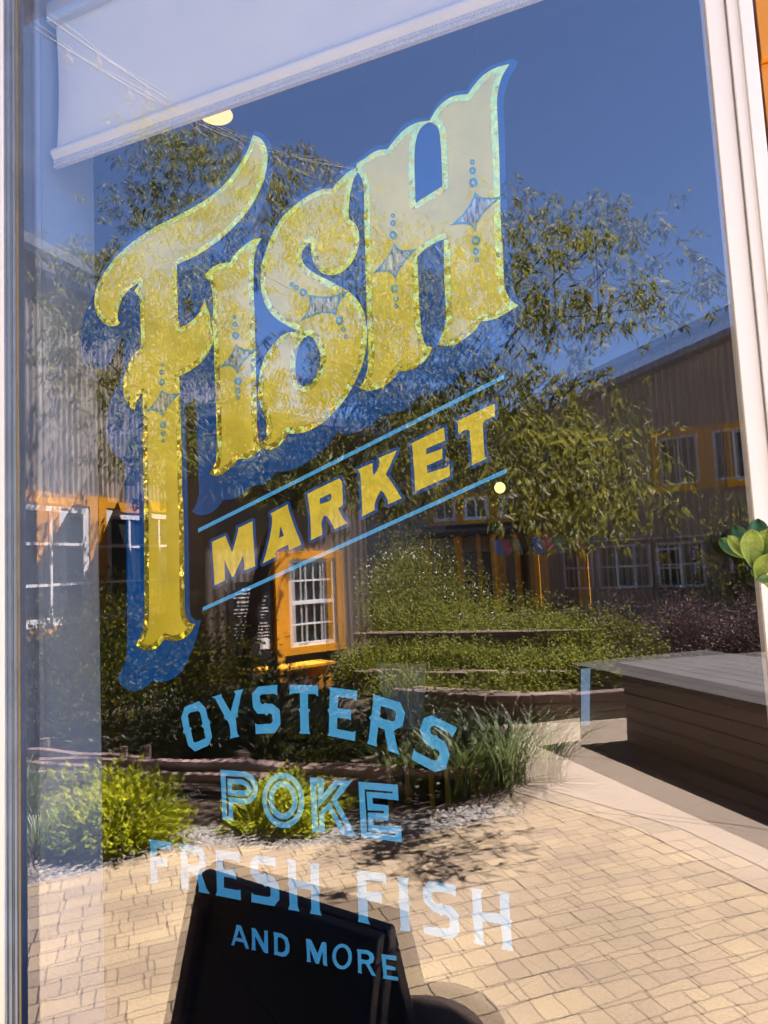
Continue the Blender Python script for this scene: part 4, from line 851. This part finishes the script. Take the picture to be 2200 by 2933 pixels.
for a in (0.1, 0.85, 1.5):
    fb = empty('flower_box', o+u*a+nr*0.3, {0.1: 'window box with yellow flowers at the left white window', 0.85: 'window box with yellow flowers at the middle white window', 1.5: 'window box with yellow flowers at the right white window'}[a], 'flower box')
    mb = MB(); mb.obox(o+u*a, u, nr, -0.2, 0.2, 0.06, 0.2, 0.62, 0.76); mb.build('box', brown_metal, fb)
    mb = MB()
    for k in range(90): mb.leaf(o+u*(a+rnd(-.18,.18))+nr*rnd(.05,.22)+V3((0,0,rnd(.74,1.0))), rvec()+V3((0,0,.6)), rvec(), 0.08, 0.04)
    mb.build('foliage', LM['mid'], fb)
    mb = MB()
    for k in range(7): mb.ball(o+u*(a+rnd(-.10,.10))+nr*rnd(.2,.3)+V3((0,0,rnd(1.32,1.48))), 0.07, 7, 5)
    mb.tube([o+u*a+nr*.15+V3((0,0,.74)), o+u*a+nr*.24+V3((0,0,1.4))], 0.008, 5)
    mb.build('flowers', plain('yellow_petals', (0.75, 0.45, 0.01), 0.6), fb)

# ================================================================== smaller things of the courtyard
weath = plain('weathered_timber', (0.17, 0.125, 0.095), 0.85, 0.35, 5, 0.4, 40, stretch=(0.3, 0.3, 3))
pinkw = plain('pinkish_rail_timber', (0.27, 0.19, 0.165), 0.85, 0.3, 6, 0.4, 40)
rf = empty('split_rail', R(-3.0, 2.9, 0), 'low split rail edging of weathered timber in front of the dark shrubs', 'fence')
for z, off in ((0.20, 0.0), (0.09, 0.05)):
    mb = MB(); pts = [R(-4.8+k*0.35, 2.75+off+0.012*k, z+rnd(-.012,.012)) for k in range(10)]; mb.tube(pts, [0.034+rnd(-.005,.005) for _ in pts], 7); mb.build('rail', pinkw, rf)
for x in (-4.6, -3.6, -2.75, -1.9):
    mb = MB(); mb.tube([R(x, 2.88+0.02, -0.02), R(x, 2.9, 0.27)], [0.045, 0.04], 8); mb.build('post', weath, rf)
mb = MB(); pts = [R(-1.9+k*0.3, 2.97+0.05*k, 0.17) for k in range(3)]; mb.tube(pts, 0.03, 7); mb.build('rail', pinkw, rf)

def bedwall(name, label, pts, h, th=0.12, courses=3):
    r_ = empty(name, R(*pts[0]), label, 'retaining wall'); mb = MB()
    for c in range(courses):
        for i in range(len(pts)-1):
            a, b = R(*pts[i]), R(*pts[i+1]); v = (b-a); L_ = v.length; v.normalize(); n_ = V3((-v.y, v.x, 0)); j = 0.0
            mb.obox(a, v, n_, 0.004 if i else 0, L_-0.004, -th/2+rnd(-.006,.006), th/2+rnd(-.006,.006), h*c/courses+0.002, h*(c+1)/courses-0.004)
    mb.build('timber', weath, r_, bevel=0.006); return r_
bedwall('timber_edging', 'low timber edging behind the concrete path left of the platform', [(-2.6, 5.35), (-1.6, 5.2), (-1.2, 5.25), (-0.3, 5.95), (0.6, 6.6)], 0.26)
bedwall('raised_bed', 'upper raised bed edged with long sunlit planks', [(-3.9, 7.25), (-2.9, 7.3), (-1.35, 7.35)], 0.62, 0.10, 4)
bedwall('raised_bed', 'lower raised bed of weathered planks in front of the long one', [(-3.4, 6.15), (-2.2, 6.2), (-1.2, 6.25)], 0.30, 0.10, 2)
# dark planked platform on the right
pa = V3((-0.71, -4.62, 0)); pdv = V3((0.646, 0.763, 0)).normalized(); pn = V3((0.763, -0.646, 0)).normalized()
pl = empty('timber_platform', pa, 'dark boarded platform with a grey plank top at the right of the reflection', 'platform')
mb = MB()
for c in range(6):
    mb.obox(pa, pdv, pn, 0, 2.5, 0.0+0.004*(c % 2), 0.05, 0.02+c*0.096, 0.02+(c+1)*0.096-0.006)
    mb.obox(pa, pn, pdv, 0.052, 1.5, 0.004, 0.05, 0.02+c*0.096, 0.02+(c+1)*0.096-0.006)
mb.obox(pa, pdv, pn, 0.06, 2.45, 0.06, 1.45, 0.02, 0.58)
mb.build('side_boards', plain('dark_stained_boards', (0.135, 0.105, 0.088), 0.6, 0.3, 5, 0.2, 40, stretch=(1, 1, 4)), pl)
mb = MB()
for c in range(9): mb.obox(pa, pdv, pn, -0.03, 2.55, -0.03+c*0.152, -0.03+(c+1)*0.152-0.007, 0.60, 0.635)
mb.build('top_boards', plain('silver_grey_planks', (0.045, 0.041, 0.038), 0.8, 0.3, 4, 0.3, 40, stretch=(0.5, 0.5, 1)), pl)
# pale blue chair inside the shop
def inside(tx, ty, y): x, z = glass(tx, ty, y); return V3((x, y, z))
cb = plain('chair_blue_paint', (0.55, 0.72, 0.92), 0.5, 0.05); qa = inside(1155, 1985, 2.6)
ch = empty('slatted_chair', (qa.x, 2.6, 0.02), 'pale blue chair with a flared back standing inside behind the glass', 'chair')
c0 = V3((qa.x, 2.6, 0.02)); zc = qa.z-0.02; cu = V3((1, 0, 0)); mb = MB()
for k in range(6):
    q0, q1 = -1+k/3+0.006, -1+(k+1)/3-0.006
    mb.hexa([tuple(c0+cu*(q*(0.105+0.055*t))+V3((0, -0.02*t+e, zc-0.17+0.34*t))) for t in (0, 1) for q, e in ((q0, 0), (q1, 0), (q1, 0.02), (q0, 0.02))])
mb.build('backrest', cb, ch)
mb = MB(); mb.box(c0.x-0.16, c0.x+0.16, 2.63, 2.95, c0.z+zc-0.21, c0.z+zc-0.18); mb.build('seat', cb, ch)
for sx in (-0.14, 0.12):
    for yy in (2.63, 2.92):
        mb = MB(); mb.box(c0.x+sx, c0.x+sx+0.025, yy, yy+0.025, 0.02, c0.z+zc-0.211); mb.build('leg', orange2, ch)
# orange bench ends by the trunk
ob = empty('orange_bench', R(-4.35, 6.0), 'low orange plank bench at the foot of the tree', 'bench')
mb = MB(); c0 = R(-4.35, 6.0); 
for k in range(3): mb.obox(c0, dv, nr if False else V3((0.85, 0.52, 0)).normalized(), -0.5, 0.5, k*0.11, k*0.11+0.1, 0.34, 0.37)
mb.build('seat', orange2, ob)
for a in (-0.42, 0.42):
    mb = MB(); mb.obox(c0, dv, V3((0.85, 0.52, 0)).normalized(), a-0.03, a+0.03, 0.02, 0.3, 0, 0.34); mb.build('leg', orange2, ob)

# prayer flags on a line
fl = empty('flag_string', R(-3.6, 13, 2.0), 'string of small blue, red and green flags before the porch', 'flags')
fa, fb_ = pt(1330, 1535, 13), pt(1600, 1520, 13)
mb = MB(); lp = [fa.lerp(fb_, k/10)-V3((0,0,0.12*math.sin(math.pi*k/10))) for k in range(11)]; mb.tube(lp, 0.006, 5); mb.build('line', weath, fl)
for k, cc in ((3, (0.12, 0.32, 0.75)), (4, (0.75, 0.17, 0.22)), (5, (0.30, 0.50, 0.28))):
    p0, p1 = lp[k], lp[k+1]; mb = MB(); sw = V3((0.07, 0.05, 0))
    mb.hexa([tuple(p0+sw+V3((0,0,-.34))), tuple(p1+sw*1.4+V3((-.03,0,-.34))), tuple(p1+sw*1.4+V3((-.03,.004,-.34))), tuple(p0+sw+V3((0,.004,-.34))), tuple(p0), tuple(p1-V3((.03,0,0))), tuple(p1+V3((-.03,.004,0))), tuple(p0+V3((0,.004,0)))])
    mb.build('flag', plain('flag_cloth', cc, 0.8), fl)
# string lights from the eave into the tree
sg = empty('string_lights', R(-5, 2, 5.1), 'slack twin cable of string lights running from the eave to the tree', 'string lights')
a_, b_ = pt(118, 40, 2.0), pt(985, 480, 5.2)
cab = [a_.lerp(b_, k/24)-V3((0,0,0.22*math.sin(math.pi*k/24))) for k in range(25)]
blk = plain('black_cable', (0.03, 0.028, 0.022), 0.6)
mb = MB(); mb.tube(cab, 0.0075, 6); mb.tube([p+V3((0.012*math.sin(k), 0, 0.028+0.01*math.sin(k*1.3))) for k, p in enumerate(cab)], 0.0055, 6); mb.build('cable', blk, sg)
for k in (3, 6, 10, 13, 16, 19, 22):
    p = cab[k]; mb = MB(); mb.tube([p-V3((0,0,.006)), p-V3((0,0,.05))], 0.014, 8); s_ = mb.build('socket', blk, sg)
    m_ = bpy.data.materials.get('bulb_glass') or newmat('bulb_glass')[0]
    if not m_.node_tree.nodes.get('done'):
        t = m_.node_tree; t.nodes.clear(); oo = t.nodes.new('ShaderNodeOutputMaterial'); pr = t.nodes.new('ShaderNodeBsdfPrincipled'); pr.name = 'done'
        pr.inputs['Base Color'].default_value = (0.6, 0.58, 0.5, 1); pr.inputs['Roughness'].default_value = 0.03; pr.inputs['Alpha'].default_value = 0.45; t.links.new(pr.outputs[0], oo.inputs[0])
    mb = MB(); mb.ball(p-V3((0,0,.082)), 0.034, 12, 8, 1.15); mb.build('bulb', m_, s_, smooth=True)

# ================================================================== near the glass
# black A-frame sign, its back turned to the window
def sgn(tx, ty, z):
    r = ray(tx, ty); p = EYE+r*((z-CAM_H)/r[2]); return V3((float(p[0]), -float(p[1]), z))
ZS = 0.72
c1, c2 = sgn(572, 2500, ZS), sgn(1107, 2668, ZS)
ux = (c2-c1); wid = ux.length; ux.normalize(); un = V3((-ux.y, ux.x, 0))          # un points to the window
un = un if un.y > 0 else -un
af = empty('a_frame_sign', (c1+c2)/2-V3((0,0,ZS)), 'black A-frame pavement sign standing just outside the window', 'sign')
navyp = plain('black_sign_frame', (0.022, 0.032, 0.07), 0.35, 0.2, 8, 0.03, 60)
navyf = plain('black_sign_panel', (0.004, 0.004, 0.007), 0.5, 0.3, 5, col2=(0.016, 0.016, 0.019), stretch=(1, 1, 3))
def leafpanel(side):
    # frame of four rails round a sunken panel; leans out to the side
    tilt = 0.24*side
    def Pp(a, h, dn): return c1+ux*a+V3((0,0,-ZS+h))+un*(tilt*(ZS-h)/ZS*0.9+dn*side+0.012*side)
    def bar(mb, a0, a1, h0, h1, d0, d1):
        mb.hexa([tuple(Pp(a, h, d_)) for h in (h0, h1) for a, d_ in ((a0, d0), (a1, d0), (a1, d1), (a0, d1))])
    mb = MB(); e = 0.055
    bar(mb, 0, wid, ZS-e, ZS, -0.01, 0.022); bar(mb, 0, wid, 0.05, 0.05+e, -0.01, 0.022); bar(mb, 0, e, 0.0, ZS-e-0.001, -0.01, 0.021); bar(mb, wid-e, wid, 0.0, ZS-e-0.001, -0.01, 0.021)
    F0 = mb.build('frame', navyp, af, bevel=0.005)
    mb = MB(); bar(mb, e, wid-e, 0.05+e, ZS-e, -0.004, 0.004); mb.build('panel', navyf, F0)
leafpanel(1); leafpanel(-1)
# a basket standing in for an unidentified dark rounded shape beside it
bk = sgn(1200, 2935, 0.46); bk.y -= 0.0
ba = empty('basket_stand_in', (bk.x, bk.y, 0), 'round dark brown basket standing in for an unclear shape beside the black sign', 'basket')
mb = MB(); prof = [(0.14, 0.0), (0.185, 0.1), (0.20, 0.24), (0.19, 0.34), (0.155, 0.42), (0.085, 0.455), (0.0, 0.462)]
n = 28
for r_, z in prof:
    for k in range(n): mb.v.append((bk.x+max(r_, 0.001)*math.cos(6.2832*k/n), bk.y+max(r_, 0.001)*math.sin(6.2832*k/n), z+0.012))
for i in range(len(prof)-1):
    for k in range(n): mb.f.append((i*n+k, i*n+(k+1) % n, (i+1)*n+(k+1) % n, (i+1)*n+k))
mb.build('body', plain('dark_wicker', (0.05, 0.032, 0.02), 0.8, 0.5, 60, 0.8, 90, stretch=(1, 1, 3)), ba, smooth=True)
mb = MB(); mb.tube([(bk.x+0.15*math.cos(t), bk.y, 0.36+0.11*math.sin(t)) for t in [math.pi*k/12 for k in range(13)]], 0.010, 6); mb.build('handle', bark, ba, smooth=True)

# leafy sprig at the right edge, in front of the trim
def gp(tx, ty, y): x, z = glass(tx, ty, y); return V3((x, y, z))
sp = empty('jade_sprig', gp(2215, 1640, -0.22), 'fresh green leafy sprig poking in front of the white trim', 'plant')
sm = leafmat('jade_leaf', (0.12, 0.24, 0.03), (0.34, 0.42, 0.06), 0.3, 0.12)
jm = plain('leaf_light', (0.14, 0.215, 0.038), 0.42, 0.35, 60, 0.25, 160, spec=0.5)
jd = plain('leaf_deep', (0.045, 0.125, 0.025), 0.42, 0.3, 60, 0.25, 160, spec=0.5)
YS = -0.22
def bigleaf(p_base, p_tip, wpx, mat, dy=0.0, curl=0.0):
    a = gp(p_base[0], p_base[1], YS); b = gp(p_tip[0], p_tip[1], YS+dy); d = b-a; L_ = d.length; d.normalize()
    s_ = d.cross(V3((0, 1, 0))).normalized(); nn = d.cross(s_); W_ = wpx*PXG*0.82/2; mb = MB(); rows_ = 12
    for i in range(rows_+1):
        t = i/rows_; prof_ = (math.sin(math.pi*min(1, t**1.25*0.97+0.015))**0.62)*W_ if t < 1 else 0.0004; 
        ctr = a+d*L_*t+nn*curl*math.sin(t*math.pi)*L_
        for j in range(-4, 5):
            q = j/4; mb.v.append(tuple(ctr+s_*prof_*q + nn*(abs(q)**1.0)*W_*0.42))
    for i in range(rows_):
        for j in range(8): k = i*9+j; mb.f.append((k, k+1, k+10, k+9))
    o_ = mb.build('leaf', mat, sp, smooth=True); so_ = o_.modifiers.new('thick', 'SOLIDIFY'); so_.thickness = 0.0012
    return o_
for args in (((2150,1600),(2060,1545),34,jd,0.01,0.05), ((2165,1600),(2103,1508),34,jd,0.02,0.04), ((2170,1595),(2170,1492),44,jd,0.03,0.03), ((2155,1605),(2082,1532),30,jm,-0.02,-0.05),
             ((2155,1618),(2150,1508),46,jm,-0.03,-0.04), ((2175,1600),(2198,1510),48,jm,-0.02,-0.05), ((2170,1655),(2200,1580),36,jm,-0.03,-0.04), ((2185,1640),(2240,1585),40,jm,0.0,0.0), ((2195,1650),(2150,1632),24,jd,0.0,0.03), ((2200,1655),(2165,1660),22,jd,-0.02,0.03)): bigleaf(*args)
mb = MB(); mb.tube([gp(2158,1612,YS), gp(2178,1650,YS), gp(2235,1700,YS), V3((0.34, YS, 1.25)), V3((0.40, YS, 0.02))], [0.003, 0.004, 0.005, 0.008, 0.012], 7); mb.build('stem', plain('green_stem', (0.16, 0.22, 0.06), 0.6), sp, smooth=True)
